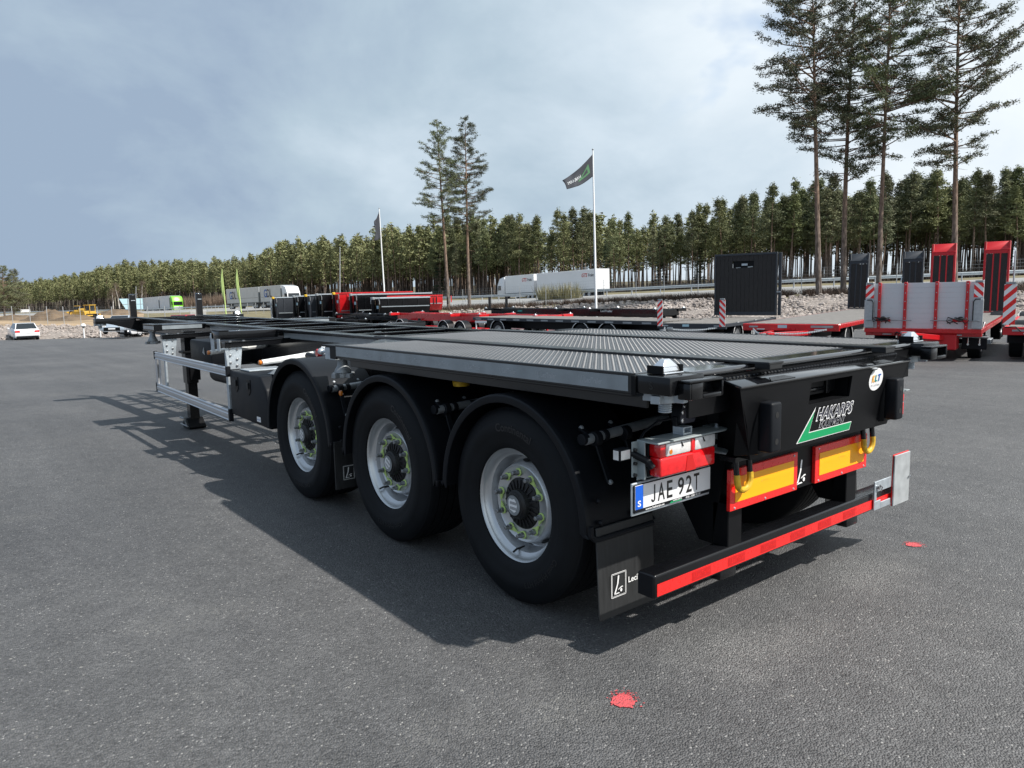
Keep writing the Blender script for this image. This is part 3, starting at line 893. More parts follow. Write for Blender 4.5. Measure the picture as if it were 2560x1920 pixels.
# ---- tail lamps, brackets, plate
for s in (-1, 1):
    def X(a, b): return sorted((s * a, s * b))
    mb = MB()
    mb.box(*X(1.17, .70), -.150, -.03, .972, .980); mb.box(*X(1.162, 1.17), -.075, -.03, .81, .975)
    mb.box(*X(1.17, .70), -.034, -.028, .80, .975); mb.box(*X(1.205, 1.162), -.036, -.030, .82, .975)
    br = P('lamp_bracket', mb, 'grey', .002)
    mb = MB(); mb.hexa([(s * .70, -.150, .86), (s * .60, -.10, .86), (s * .60, -.02, .86), (s * .70, -.02, .86), (s * .70, -.150, .867), (s * .60, -.10, .867), (s * .60, -.02, .867), (s * .70, -.02, .867)])
    mb.hexa([(s * .70, -.150, .973), (s * .60, -.10, .973), (s * .60, -.02, .973), (s * .70, -.02, .973), (s * .70, -.150, .980), (s * .60, -.10, .980), (s * .60, -.02, .980), (s * .70, -.02, .980)])
    mb.box(*X(.70, .605), -.042, -.034, .865, .975)
    P('bracket_end', mb, 'grey', .001)
    for bx in (.63, .675):
        for bz in (.895, .945):
            mb = MB(); mb.lathe((s * bx, -.042, bz), (0, -1, 0), [(0, .013), (.004, .013), (.005, .008), (.010, .008)], 10); P('bracket_bolt', mb, 'blacks', 0, br)
    for bx in (.64, .69):
        mb = MB(); mb.lathe((s * bx, -.09, .980), (0, 0, 1), [(0, .011), (.004, .011), (.006, .007), (.016, .007)], 8); P('bracket_bolt', mb, 'galv', 0, br)
    mb = MB(); mb.box(*X(1.142, .752), -.070, -.060, .818, .972); lb = P('tail_lamp', mb, 'plast', .003)
    mb = MB(); mb.box(*X(1.137, .757), -.135, -.0705, .823, .908); P('red_lens', mb, 'lampred', .010, lb, seg=3)
    for xa, xb in ((1.100, .932), (.905, .757)):
        mb = MB(); mb.box(*X(xa, xb), -.135, -.0705, .9085, .966); P('clear_lens', mb, 'lampclr', .008, lb, seg=2)
    mb = MB(); mb.box(*X(1.137, 1.1005), -.134, -.0705, .9085, .966); P('red_corner_lens', mb, 'lampred', .006, lb, seg=2)
    mb = MB(); mb.box(*X(.9315, .9055), -.137, -.0705, .9085, .966); P('red_divider_lens', mb, 'lampred', .006, lb, seg=2)
    mb = MB(); mb.prism([(s * .97, .826), (s * .90, .826), (s * .925, .895), (s * .96, .895)], (0, -.1356, 0), (1, 0, 0), (0, 0, 1), (0, -.0012, 0)); P('lens_reflector', mb, 'darkred', 0, lb)
    mb = MB(); mb.lathe((s * 1.07, -.1354, .928), (0, -1, 0), [(0, .011), (.001, .010)], 12); P('bulb_tint', mb, 'lampamb', 0, lb)
    if s < 0:
        for x, z in ((-1.00, .962), (-.85, .962)):
            mb = MB(); mb.tube([(x, -.136, z), (x + .008, -.139, z - .02)], .003, 5); P('lens_clip', mb, 'letter', 0, lb)
        for z in (.83, .88, .94):
            mb = MB(); mb.lathe((-1.192, -.036, z), (0, -1, 0), [(0, .008), (.012, .008), (.014, .004)], 8); P('bracket_bolt', mb, 'letter', 0, br)
    # marker lamp on a rubber stalk
    mb = MB(); mb.tube([(s * 1.15, -.10, .865), (s * 1.165, -.085, .895), (s * 1.195, -.03, .922), (s * 1.215, -.01, .924)], [.017, .016, .015, .015], 10)
    stk = P('marker_stalk', mb, 'plast', 0)
    mb = MB(); mb.box(*X(1.275, 1.207), -.030, .012, .898, .950); P('marker_lamp', mb, 'plast', .004, stk)
    mb = MB(); mb.box(*X(1.269, 1.213), -.033, -.0305, .904, .944); P('marker_lens', mb, 'lampclr', .002, stk)
    mb = MB(); mb.box(*X(1.278, 1.2755), -.024, .006, .904, .944); P('marker_lens', mb, 'lampclr', .001, stk)
# reversing work lamp
mb = MB(); mb.box(-.955, -.895, -.11, -.05, .980, .990); mb.box(-.955, -.948, -.11, -.05, .99, 1.012); mb.box(-.902, -.895, -.11, -.05, .99, 1.012); mb.box(-.955, -.895, -.11, -.05, 1.010, 1.015)
P('lamp_foot', mb, 'galv', .001)
mb = MB()
ol = [(-.052, .0), (.052, .0), (.060, .02), (.040, .098), (.030, .105), (-.030, .105), (-.040, .098), (-.060, .02)]
mb.prism(ol, (-.895, -.085, 1.022), (1, 0, 0), (0, 0, 1), (0, .05, 0)); mb.box(-.96, -.935, -.075, -.05, 1.014, 1.06)
wl = P('work_lamp', mb, 'plast', .004)
mb = MB(); mb.prism([(p[0] * .9, .004 + p[1] * .92) for p in ol], (-.895, -.0852, 1.022), (1, 0, 0), (0, 0, 1), (0, -.001, 0)); P('work_lamp_glass', mb, 'dgrey', 0, wl)
for x, z in ((-.022, .083), (.022, .083), (-.034, .055), (.003, .050), (.036, .035), (-.036, .018)):
    mb = MB(); mb.lathe((-.895 + x, -.0865, 1.022 + z), (0, -1, 0), [(0, .011), (.002, .010), (.003, .004)], 10); P('work_lamp_led', mb, 'chrome', 0, wl)
mb = MB(); mb.tube([(-.95, -.055, 1.05), (-1.02, -.02, 1.04), (-1.10, -.01, 1.00), (-1.15, -.03, .975)], .006, 6); P('lamp_cable', mb, 'plast', 0)
# number plate
mb = MB(); mb.box(-1.228, -.690, -.055, -.045, .655, .80); P('plate_backing', mb, 'galv', .003)
mb = MB(); mb.box(-1.222, -.694, -.0625, -.0555, .668, .793); nh = P('number_plate', mb, 'plast', .003)
mb = MB(); mb.box(-1.218, -.698, -.0650, -.0626, .684, .790); P('plate_face', mb, 'platew', .001, nh)
mb = MB(); mb.box(-1.2165, -1.168, -.0662, -.0651, .6855, .7885); P('plate_band', mb, 'plateb', 0, nh)
lettering('plate_lettering', 'S', (-1.204, -.0663, .697), (1, 0, 0), (0, 0, 1), .026, .021, M['white'], nh, .02, lift=.0006)
x = -1.122
for ch, w in (('J', .036), ('A', .047), ('E', .038), (None, .018), ('9', .043), ('2', .042), ('T', .040)):
    if ch == 'J':
        arc = [(.0135 - .0135 * math.cos(PI * q / 8), .0145 - .0145 * math.sin(PI * q / 8)) for q in range(9)]
        inn = [(.0135 - .0050 * math.cos(PI * q / 8) , .0145 - .0058 * math.sin(PI * q / 8)) for q in range(8, -1, -1)]
        pts = arc + [(.027, .078), (.0185, .078)] + inn
        raw('plate_lettering', [(x + .006 + p[0], -.0660, .699 + p[1]) for p in pts], [tuple(range(len(pts)))], M['letter'], nh)
    elif ch: lettering('plate_lettering', ch, (x, -.0652, .699), (1, 0, 0), (0, 0, 1), .078, w, M['letter'], nh, .012, lift=.0008)
    x += w + (.014 if ch else .006)
lettering('plate_lettering', 'www.hakarps.se', (-1.150, -.0627, .6715), (1, 0, 0), (0, 0, 1), .009, .125, M['white'], nh, .02, lift=.0006)
lettering('plate_lettering', '010 - 330 90 10', (-.875, -.0627, .6715), (1, 0, 0), (0, 0, 1), .009, .105, M['white'], nh, .02, lift=.0006)
raw('plate_logo', [(-.990, -.0634, .670), (-.905, -.0634, .670), (-.905, -.0634, .674), (-.972, -.0634, .674), (-.965, -.0634, .684)], [(0, 1, 2, 3, 4)], M['green'], nh)
lettering('plate_lettering', 'HAKARPS', (-.965, -.0634, .676), (1, 0, 0), (0, 0, 1), .007, .06, M['white'], nh, .02, lift=.0006)

# ---- wheels
AX = (.812, 2.134, 3.530)
TRAD = .524
XR = 1.187
def arc_text(s, r, a_mid, height, mat, parent, x, flip=1):
    v, f, w, h = text_geo(s, .02, 0.)
    sc = height / h
    V = []
    for p in v:
        u = (p[0] - w / 2) * sc; rr = r + p[1] * sc
        a = a_mid + u / r                                  # clockwise seen from the left is +y -> down
        V.append((x, rr * -math.sin(a), rr * math.cos(a)))
    return raw('tyre_lettering', V, f, mat, parent)
def wheel():
    """built at the origin, outer face towards -x"""
    mb = MB()
    ax = (1, 0, 0)
    rim = [(0, .3090), (.004, .3100), (.010, .304), (.014, .296), (.030, .291), (.050, .284), (.060, .262), (.085, .256), (.11, .250), (.138, .246), (.142, .238), (.100, .221), (.062, .209), (.058, .203), (.062, .196), (.066, .138), (.080, .136)]
    rim_outer = [(.0, .3045), (.002, .310), (.012, .310), (.02, .30), (.30, .30)]
    mb.lathe((0, 0, 0), ax, rim, 56, caps=False)
    w = mb.build('wheel', M['rim'], TR, 0, smooth=50)
    mb = MB()
    ty = [(.018, 0.3000), (.000, 0.3042), (-.012, 0.3229), (-.020, 0.3509), (-.0255, 0.3790), (-.0265, 0.3811), (-.0268, 0.3915), (-.0285, 0.3956), (-.029, 0.4185), (-.0265, 0.4414), (-.024, 0.4455), (-.0225, 0.4497), (-.014, 0.4767), (-.003, 0.4975), (.006, 0.5079), (.010, 0.5105), (.013, 0.5157), (.022, 0.5198), (.045, 0.5229)]
    tread = []
    for g in (.075, .135, .19, .245, .300): tread += [(g - .006, .5245), (g - .004, .512), (g + .004, .512), (g + .006, .5245)]
    back = [(.33, 0.5229), (.355, 0.5172), (.37, 0.5079), (.392, 0.4601), (.40, 0.4081), (.39, 0.3509), (.375, 0.3146), (.355, 0.3000)]
    mb.lathe((0, 0, 0), ax, ty + tread + back, 80, caps=False)
    t = mb.build('tyre', M['rubber'], w, 0, smooth=28)
    mb = MB(); mb.lathe((.15, 0, 0), ax, [(0, .20), (.18, .20), (.18, .05)], 24); mb.lathe((.15, 0, 0), ax, [(0, .245), (.22, .245)], 24); mb.build('brake_drum', M['hub'], w, 0)
    # dark hand holes in the sloping disc
    for k in range(10):
        a = k * PI / 5 + .31
        mb = MB(); c = Vector((.141, .226 * math.cos(a), .226 * math.sin(a))); rd = Vector((0, math.cos(a), math.sin(a)))
        nrm = Vector((-.55, rd.y * .83, rd.z * .83)) * -1
        nrm = Vector((-.53, -.85 * 0, 0)) + Vector((0, rd.y, rd.z)) * .85 * -0.0
        sl = (Vector((.066, .210 * rd.y, .210 * rd.z)) - Vector((.140, .238 * rd.y, .238 * rd.z))).normalized()
        tg = Vector((0, -rd.z, rd.y)); nn = sl.cross(tg).normalized()
        if nn.x > 0: nn = -nn
        c = Vector((.108, .2245 * rd.y, .2245 * rd.z)) + nn * .0025
        mb.prism([(.033 * math.cos(q * PI / 6), .017 * math.sin(q * PI / 6)) for q in range(12)], c, tg, sl, nn * .001)
        mb.build('hand_hole', M['letter'], w, 0)
    mb = MB()
    mb.lathe((.066, 0, 0), (-1, 0, 0), [(-.01, .136), (.004, .136), (.008, .128), (.012, .085), (.024, .082), (.042, .078), (.047, .070), (.056, .066), (.058, .058), (.062, .056), (.0625, 0.0)], 32)
    for k in range(24):
        a = k * PI / 12; d = Vector((0, math.cos(a), math.sin(a)))
        mb.beam(Vector((.050, 0, 0)) + d * .083, Vector((.058, 0, 0)) + d * .128, .008, .010, up=(1, 0, 0))
    hb = mb.build('hub_cap', M['hub'], w, .0)
    mb = MB(); mb.lathe((.0032, 0, 0), (-1, 0, 0), [(0, .0535), (.0012, .0535), (.0013, .050), (.0002, .0498)], 28); mb.build('hub_ring', M['galvd'], w, 0)
    # torn paper label
    V = [(.0010, y, z) for y, z in ((.036, .022), (.026, .034), (.006, .031), (-.012, .037), (-.026, .024), (-.034, .002), (-.026, -.026), (-.008, -.038), (.012, -.030), (.030, -.026), (.037, .0))]
    raw('hub_label', V, [tuple(range(len(V)))], M['white'], w)
    Vs = []; Fs = []
    for row in (.012, -.016):
        for k in range(9):
            y = .024 - k * .006; b = len(Vs)
            Vs += [(.0005, y, row - .007), (.0005, y - .003, row - .007), (.0005, y - .003, row + .008), (.0005, y, row + .008)]; Fs.append((b, b + 1, b + 2, b + 3))
    tag(raw('label_print', Vs, Fs, M['dgrey'], w), kind='stuff')
    for k in range(10):
        a = k * PI / 5 + .22; d = Vector((0, math.cos(a), math.sin(a))); c = Vector((.064, 0, 0)) + d * .1675
        mb = MB(); mb.lathe(c, (-1, 0, 0), [(0, .021), (.005, .021), (.006, .0165), (.028, .0155), (.029, .0115), (.052, .0110), (.054, .008)], 10)
        mb.build('wheel_nut', M['nut'], w, 0)
        sg = 1 if k % 2 else -1
        tg = Vector((0, -d.z, d.y)) * sg
        mb = MB(); mb.lathe(c, (-1, 0, 0), [(.0055, .0175), (.0055, .0218), (.012, .0218), (.013, .0175)], 14)
        r2 = d
        pts = [c + Vector((-.006, 0, 0)) + tg * q[0] + r2 * q[1] for q in ((.010, .015), (.049, -.006), (.050, -.009), (.010, -.017))]
        mb.hexa(pts + [p + Vector((-.007, 0, 0)) for p in pts])
        mb.build('nut_indicator', M['lime'], w, 0)
    mb = MB(); mb.tube([(.10, .03, -.252), (.05, .035, -.256), (.025, .036, -.268)], .006, 6); mb.build('valve', M['hub'], w, 0)
    arc_text('Continental', .396, .12, .042, M['hub'], t, -.0305)
    arc_text('Conti Hybrid HT3', .396, 2.45, .030, M['hub'], t, -.0305)
    return w
w0 = wheel()
w0.location = (-XR, AX[0], .511)
for i, y in enumerate(AX):
    for s in (-1, 1):
        if i == 0 and s < 0: continue
        c = copy_tree(w0, TR)
        c.location = (s * XR, y, .511)
        # angle of each wheel as it was parked
        c.rotation_euler = (((0, .55, .62)[i]) if s < 0 else .3 * i, 0, 0 if s < 0 else PI)
for y in AX:
    mb = MB(); mb.tube([(-.95, y, .51), (.95, y, .51)], .065, 12); P('axle', mb, 'blacks', 0)
    for s in (-1, 1):
        mb = MB(); mb.beam((s * .5, y, .52), (s * .5, y + .55, .72), .07, .09); mb.lathe((s * .5, y - .12, .60), (0, 0, 1), [(0, .09), (.05, .12), (.15, .12), (.22, .09)], 14); P('suspension_arm', mb, 'blacks', .003)
        mb = MB(); mb.box(s * .5 - .05, s * .5 + .05, y + .5, y + .62, .64, .90); P('hanger_bracket', mb, 'blacks', .003)

# ---- mudguards
def fender_path(yc, r, zc, zl_f, zl_r, straight_r=0):
    pts = []
    for k in range(6): pts.append((yc + r + .02 - .02 * k / 5, zl_f + (zc - zl_f) * k / 6, (0, -1, 0)))
    for k in range(29):
        a = PI * k / 28
        pts.append((yc + r * math.cos(a), zc + r * math.sin(a), (0, -math.cos(a), -math.sin(a))))
    for k in range(1, 7): pts.append((yc - r - .02 * k / 6, zc - (zc - zl_r) * k / 6, (0, 1, 0)))
    return pts
def fender(yc, s, zl_f, zl_r, r=.600, zc=.520):
    fr = []
    for y, z, inw in fender_path(yc, r, zc, zl_f, zl_r):
        fr.append(((0, y, z), (s, 0, 0), inw))
    lo = [(1.250, .044), (1.253, .034), (1.253, .010), (1.248, .002), (1.238, 0), (1.225, -.001), (1.212, .003), (.795, .003), (.788, .008), (.788, .03), (.796, .03), (.796, .012), (1.21, .012), (1.24, .012), (1.243, .044)]
    mb = MB(); mb.sweep(lo, fr)
    f = P('mudguard', mb, 'plast', 0, smooth=32)
    return f
FY = (.792, 2.050, 3.475)
for s in (-1, 1):
    for i, yc in enumerate(FY):
        f = fender(yc, s, .545 if i < 2 else .50, (.50, .54, .55)[i], r=(.592, .612, .622)[i], zc=(.515, .50, .515)[i])
        # rear brackets and round stay
        ys = yc - .50
        if s < 0 or i == 0:
            zz = .93
            mb = MB(); mb.tube([(s * 1.165, ys, zz), (s * .50, ys + .03, zz + .03)], .024, 14); P('mudguard_stay', mb, 'galvd', 0)
            for xa, xb, rr_ in ((1.185, 1.150, .027), (1.05, 1.02, .030), (.92, .90, .028)):
                mb = MB(); mb.tube([(s * xa, ys + .004, zz + .004), (s * xb, ys + .006, zz + .006)], rr_, 14); P('stay_cap', mb, 'plast', .002)
            for xx in (1.10, .90):
                up = Vector((s * xx, yc - .405, .965)); dn = Vector((s * xx, yc - .595, .735))
                q = Vector((s * xx, ys - .005, zz))
                mb = MB(); mb.beam(up, q, .034, .012, up=(0, -.7, .7)); mb.beam(q, dn, .034, .012, up=(0, -.9, .4)); mb.tube([q - Vector((.02, 0, 0)), q + Vector((.02, 0, 0))], .036, 14)
                P('stay_bracket', mb, 'plast', .003)
                for e in (up, dn):
                    mb = MB(); mb.lathe(e, (0, -.75, .6), [(0, .012), (.012, .012), (.016, .006)], 8); P('bracket_screw', mb, 'galvd', 0)
        for xx, dy, z in ((1.17, -.600, .66), (1.17, -.612, .56), (.95, -.612, .56)):
            mb = MB(); mb.sphere((s * xx, yc + dy * (r_ := (.592, .612, .622)[i]) / .6, z), .014, 8, 4); P('mudguard_rivet', mb, 'plast', 0)
# rounded lower hem and mud flaps
for s in (-1, 1):
    yb = FY[0] - .617
    mb = MB()
    mb.tube([(s * 1.245, yb, .56), (s * 1.245, yb, .515), (s * 1.225, yb, .495), (s * 1.19, yb, .49), (s * .825, yb, .49)], .013, 8)
    P('mudguard_hem', mb, 'plast', 0)
    mb = MB(); mb.hexa([(s * 1.205, yb - .012, .100), (s * .815, yb - .012, .100), (s * .815, yb - .002, .100), (s * 1.205, yb - .002, .100), (s * 1.205, yb + .008, .54), (s * .815, yb + .008, .54), (s * .815, yb + .018, .54), (s * 1.205, yb + .018, .54)])
    mf = P('mud_flap', mb, 'flap', .003)
    if s < 0:
        logo_L('flap_logo', (-1.118, yb - .010, .200), (1, 0, 0), (0, 0, 1), .095, M['white'], mf, True, .002)
        lettering('flap_lettering', 'LeciTrailer', (-1.010, yb - .009, .240), (1, 0, 0), (0, 0, 1), .028, .18, M['white'], mf, .02, lift=.002)
    yf = FY[2] - .645
    mb = MB(); mb.box(*sorted((s * 1.235, s * .90)), yf, yf + .012, .20, .56)
    mf = P('mud_flap', mb, 'flap', .003)
    if s < 0:
        logo_L('flap_logo', (-1.165, yf - .001, .275), (1, 0, 0), (0, 0, 1), .085, M['white'], mf, True, .002)
# hanging rubber stopper / amber side lamp between the mudguards
mb = MB(); mb.lathe((-1.16, 2.82, .915), (-1, 0, 0), [(0, .02), (.012, .02), (.018, .01)], 12); P('side_marker_lamp', mb, 'lampamb', 0)
mb = MB(); mb.lathe((-.98, 1.55, 1.06), (0, 0, 1), [(0, .05), (.03, .055), (.05, .04)], 12); P('bump_stop', mb, 'yelp', 0)
mb = MB(); mb.box(-1.02, -.94, 1.52, 1.53, 1.10, 1.16); P('stop_plate', mb, 'galv', .002)

# ---- corner at the front of the rear deck: bracket, knob, hanging lock
for s in (-1, 1):
    mb = MB(); mb.box(*sorted((s * 1.245, s * 1.03)), 2.70, 2.93, Z - .018, Z - .004); mb.box(*sorted((s * 1.245, s * 1.232)), 2.70, 2.80, Z - .10, Z - .018)
    P('front_corner_plate', mb, 'blacks', .002)
    mb = MB(); mb.box(*sorted((s * 1.236, s * 1.20)), 2.74, 2.90, Z - .11, Z - .02); P('lock_plate', mb, 'galv', .003)
    mb = MB(); mb.tube([(s * 1.22, 2.9, Z - .06), (s * 1.22, 2.98, Z - .06)], .010, 8); mb.sphere((s * 1.22, 3.0, Z - .06), .026, 10, 8); P('lock_knob', mb, 'galv', 0)
    lock_nut(s * 1.14, 2.82, Z - .06, 1)

# ---- bolsters (cross beams that carry containers)
def bolster(y, w, xo, h=.075, strip=True, lock=True, top=0):
    z = zt(y) + top
    for s in (-1, 1):
        mb = MB(); x0, x1 = sorted((s * .60, s * xo))
        mb.box(x0, x1, y - w / 2, y + w / 2, z - h, z)
        bo = P('bolster_arm', mb, 'black', .006, seg=2)
        if lock:
            mb = MB(); mb.box(*sorted((s * (xo - .10), s * xo)), y - w / 2 - .012, y + w / 2 + .012, z - h - .006, z + .006); P('bolster_end', mb, 'black', .003)
            lock_nut(s * (xo - .08), y + w * .32, z - h, 1)
bolster(8.12, .52, 1.22, .07)
bolster(11.75, .22, 1.21, .085, lock=False)
bolster(5.52, .24, 1.20, .08, lock=False)
for s in (-1, 1):
    x0, x1 = sorted((s * 1.2215, s * 1.2235))
    mb = MB(); mb.box(x0, x1, 7.90 - .05, 8.36, zt(8) - .058, zt(8) - .014); P('reflective_strip', mb, 'tape', 0)
    # rear face of the bolster carries silver tape too
    mb = MB(); mb.box(*sorted((s * 1.18, s * .64)), 7.855, 7.858, zt(8) - .058, zt(8) - .012); P('reflective_strip', mb, 'tape', 0)
    mb = MB(); mb.box(*sorted((s * .5565, s * .558)), 3.3, 5.35, zt(4) - .085, zt(4) - .03); P('beam_tape', mb, 'tape', 0)
    mb = MB(); mb.box(*sorted((s * .5565, s * .558)), 5.7, 7.8, zt(6.5) - .085, zt(6.5) - .03); P('beam_tape', mb, 'tape', 0)
    # front: locks, deep side plate and upright stop post
    twistlock(1.13 * s, 11.75, zt(11.75), True)
    mb = MB(); mb.prism([(0, 0), (.95, .0), (.60, -.06), (.0, -.20)], (s * .50, 11.62, zt(11.7) - .05), (s * .75, 0, 0), (0, 0, 1), (0, .03, 0)); P('bolster_gusset', mb, 'blacks', .003)
    mb = MB(); mb.hexa([(s * .55 - .05, 12.0, zt(12) - .02), (s * .55 + .05, 12.0, zt(12) - .02), (s * .55 + .05, 12.09, zt(12) - .02), (s * .55 - .05, 12.09, zt(12) - .02),
                        (s * .55 - .05, 12.0, 1.70), (s * .55 + .05, 12.0, 1.70), (s * .55 + .05, 12.09, 1.72), (s * .55 - .05, 12.09, 1.72)])
    P('stop_post', mb, 'black', .006)
    mb = MB(); mb.box(s * .55 - .03, s * .55 + .035, 11.996, 11.999, 1.60, 1.612); P('post_mark', mb, 'galv', 0)
    mb = MB(); mb.lathe((s * 1.19, 5.45, zt(5.5) - .03), (-s, 0, 0), [(0, .018), (.02, .02), (.035, .01)], 10); P('lock_knob', mb, 'galv', 0)
    mb = MB(); mb.lathe((s * 1.205, 5.66, zt(5.5) - .06), (-s, 0, 0), [(0, .02), (.02, .024), (.04, .01)], 10); P('lock_knob', mb, 'galv', 0)
    mb = MB(); mb.box(*sorted((s * 1.205, s * 1.213)), 5.36, 5.44, zt(5.5) - .19, zt(5.5) - .07); mb.box(*sorted((s * 1.19, s * 1.2)), 5.58, 5.68, zt(5.5) - .20, zt(5.5) - .02); P('lock_plate', mb, 'galv', .002)
    mb = MB(); mb.box(*sorted((s * 1.19, s * 1.10)), 5.40, 5.64, zt(5.5) + .001, zt(5.5) + .012); P('lock_lid', mb, 'blacks', .002)

# ---- side guard: two aluminium rails on galvanised drop posts
for s in (-1, 1):
    for za, zb2 in ((.882, .972), (.470, .580)):
        fr = []
        lo = [(0, 0), (.028, .004), (.028, .10), (.012, .105), (0, .102), (-.006, .092), (-.001, .084), (-.001, .070), (-.006, .062), (-.006, .030), (-.001, .022), (-.001, .014), (-.006, .006)]
        dz = -.02 if za > .7 else -.045
        hh = (zb2 - za) / .105
        mb = MB(); mb.sweep([(a, b * hh) for a, b in lo], [((s * 1.225, 7.88, za), (-s, 0, 0), (0, 0, 1)), ((s * 1.225, 5.17, za + dz + .005), (-s, 0, 0), (0, 0, 1))])
        P('guard_rail', mb, 'alu', 0, smooth=20)
        mb = MB(); mb.box(*sorted((s * 1.234, s * 1.192)), 5.135, 5.172, za + dz - .0, zb2 + dz + .012); P('rail_cap', mb, 'plast', .004)
        mb = MB(); mb.box(*sorted((s * 1.234, s * 1.192)), 7.878, 7.905, za - .004, zb2 + .006); P('rail_cap', mb, 'plast', .004)
    mb = MB(); mb.box(*sorted((s * 1.228, s * 1.224)), 7.80, 7.88, .57, .89); mb.box(*sorted((s * 1.224, s * 1.19)), 7.872, 7.876, .57, .89); mb.box(*sorted((s * 1.212, s * 1.208)), 7.70, 7.78, .57, .89); P('guard_end_panel', mb, 'alu', .002)
    for y in (7.56, 5.25):
        mb = MB(); mb.box(*sorted((s * 1.196, s * 1.172)), y - .030, y + .030, .50, 1.09)
        P('guard_post', mb, 'galv', .003)
        mb = MB(); mb.prism([(0, 0), (.125, 0), (.155, .24), (-.02, .24)], (s * 1.195, y - .034, .925), (-s, 0, 0), (0, 0, 1), (0, -.007, 0))
        gp = P('guard_plate', mb, 'galv', .002)
        for dx, z in ((.03, 1.13), (.10, 1.12), (.03, 1.06), (.095, 1.02), (.03, .99), (.09, .96)):
            mb = MB(); mb.lathe((s * (1.195 - dx), y - .041, z), (0, -1, 0), [(0, .013), (.006, .013), (.008, .008), (.014, .007)], 8); P('plate_bolt', mb, 'nut', 0, gp)
        mb = MB(); mb.beam((s * 1.215, y - .02, 1.160), (s * .50, y - .02, 1.175), .085, .045); mb.beam((s * 1.215, y - .02, 1.187), (s * .50, y - .02, 1.20), .10, .008); P('guard_arm', mb, 'black', .003)
        for xx in (1.15, 1.02):
            mb = MB(); mb.lathe((s * xx, y - .02, 1.192), (0, 0, 1), [(0, .016), (.010, .016), (.012, .008)], 6); P('arm_bolt', mb, 'nut', 0)
    mb = MB(); mb.tube([(s * .95, 5.30, .86), (s * .95, 5.30, .60), (s * 1.0, 5.25, .52), (s * 1.10, 5.22, .49)], .03, 8); P('guard_stay', mb, 'galvd', 0)

# ---- toolbox in front of the first mudguard
for s in (-1, 1):
    mb = MB(); x0, x1 = sorted((s * 1.215, s * .72))
    mb.prism([(5.115, .50), (5.115, .93), (4.32, .93), (4.19, .82), (4.13, .62), (4.125, .475)], (x0, 0, 0), (0, 1, 0), (0, 0, 1), (x1 - x0, 0, 0))
    tb = P('toolbox', mb, 'plast', .018, seg=3)
    for y in (4.93, 4.60):
        mb = MB(); mb.prism([(-.052, .06), (.052, .06), (.052, -.05), (0, -.09), (-.052, -.05)], (s * 1.2162, y, .82), (0, 1, 0), (0, 0, 1), (s * .004, 0, 0)); P('box_latch', mb, 'blacks', .002, tb)
        mb = MB(); mb.box(*sorted((s * 1.2205, s * 1.232)), y - .022, y + .022, .79, .85); P('box_handle', mb, 'hub', .004, tb)
    if s < 0:
        mb = MB(); mb.box(-1.2185, -1.2165, 4.34, 4.43, .515, .56); P('box_sticker', mb, 'white', 0, tb)
        lettering('sticker_print', 'Leciñena'[:4] + 'Trailer', (-1.2187, 4.42, .53), (0, -1, 0), (0, 0, 1), .014, .07, M['blue'], tb, 0, lift=.0006)
    mb = MB(); mb.hexa([(s * 1.10, 4.45, .93), (s * .75, 4.45, .93), (s * .75, 3.98, .95), (s * 1.10, 3.98, .95), (s * 1.0, 4.15, 1.06), (s * .78, 4.15, 1.06), (s * .78, 4.0, 1.07), (s * 1.0, 4.0, 1.07)]); P('box_wedge', mb, 'galvd', .004)
    mb = MB(); mb.box(*sorted((s * 1.15, s * .8)), 4.75, 5.0, .932, .945); P('box_lid', mb, 'galv', .003)

# ---- wrapped marker lamp arms
for y, z, l in ((6.05, 1.075, .60), (4.60, 1.06, .66)):
    for s in (-1, 1):
        a, b = Vector((s * 1.19, y - .30, z - .01)), Vector((s * (1.19 - l), y - .30 + .10, z + .03))
        mb = MB(); mb.tube([a, a.lerp(b, .33)], [.024, .026], 10); mb.tube([a.lerp(b, .335), a.lerp(b, .66)], [.026, .030], 10); mb.tube([a.lerp(b, .665), b], [.030, .034], 10)
        P('wrapped_lamp_arm', mb, 'wrap', 0)
        mb = MB(); mb.lathe(a - Vector((s * -.004, 0, 0)), (s, 0, 0), [(0, .018), (.010, .023), (.022, .020), (.026, .010)], 12); P('amber_lamp', mb, 'lampamb', 0)
        mb = MB(); mb.tube([b, b.lerp(a, -.30)], .03, 10); mb.lathe(b.lerp(a, -.3), (-s, 0, 0), [(0, .05), (.03, .05), (.03, .03)], 12); P('lamp_arm_root', mb, 'galvd', 0)
mb = MB(); mb.lathe((-.86, 3.80, 1.14), (-1, 0, 0), [(0, .03), (.03, .036), (.04, .03)], 12); P('red_air_valve', mb, 'red', 0)
mb = MB(); mb.box(-.9, -.86, 3.64, 3.72, 1.13, 1.20); P('valve_tag', mb, 'white', .01)
mb = MB(); mb.box(-.9, -.86, 3.40, 3.48, 1.09, 1.15); P('valve_tag', mb, 'white', .01)
mb = MB(); mb.box(-.90, -.80, 3.40, 3.86, 1.05, 1.10); mb.tube([(-.85, 3.4, 1.08), (-.85, 4.1, 1.10)], .03, 8); P('valve_block', mb, 'plast', .004)
mb = MB(); mb.box(-1.0, -.5, 6.35, 7.15, .86, 1.14); P('battery_box', mb, 'plast', .02, seg=2)
mb = MB(); mb.lathe((-.95, 5.75, .80), (0, 1, 0), [(-.12, .0001), (-.12, .10), (.55, .10), (.55, .0001)], 20); P('air_tank', mb, 'blacks', .004)
mb = MB(); mb.lathe((.60, 5.6, .80), (0, 1, 0), [(-.2, .0001), (-.2, .15), (.9, .15), (.9, .0001)], 20); P('air_tank', mb, 'blacks', .004)
mb = MB(); mb.lathe((-1.005, 6.6, 1.02), (-1, 0, 0), [(0, .05), (.004, .05)], 3); P('warning_triangle', mb, 'galvd', 0)

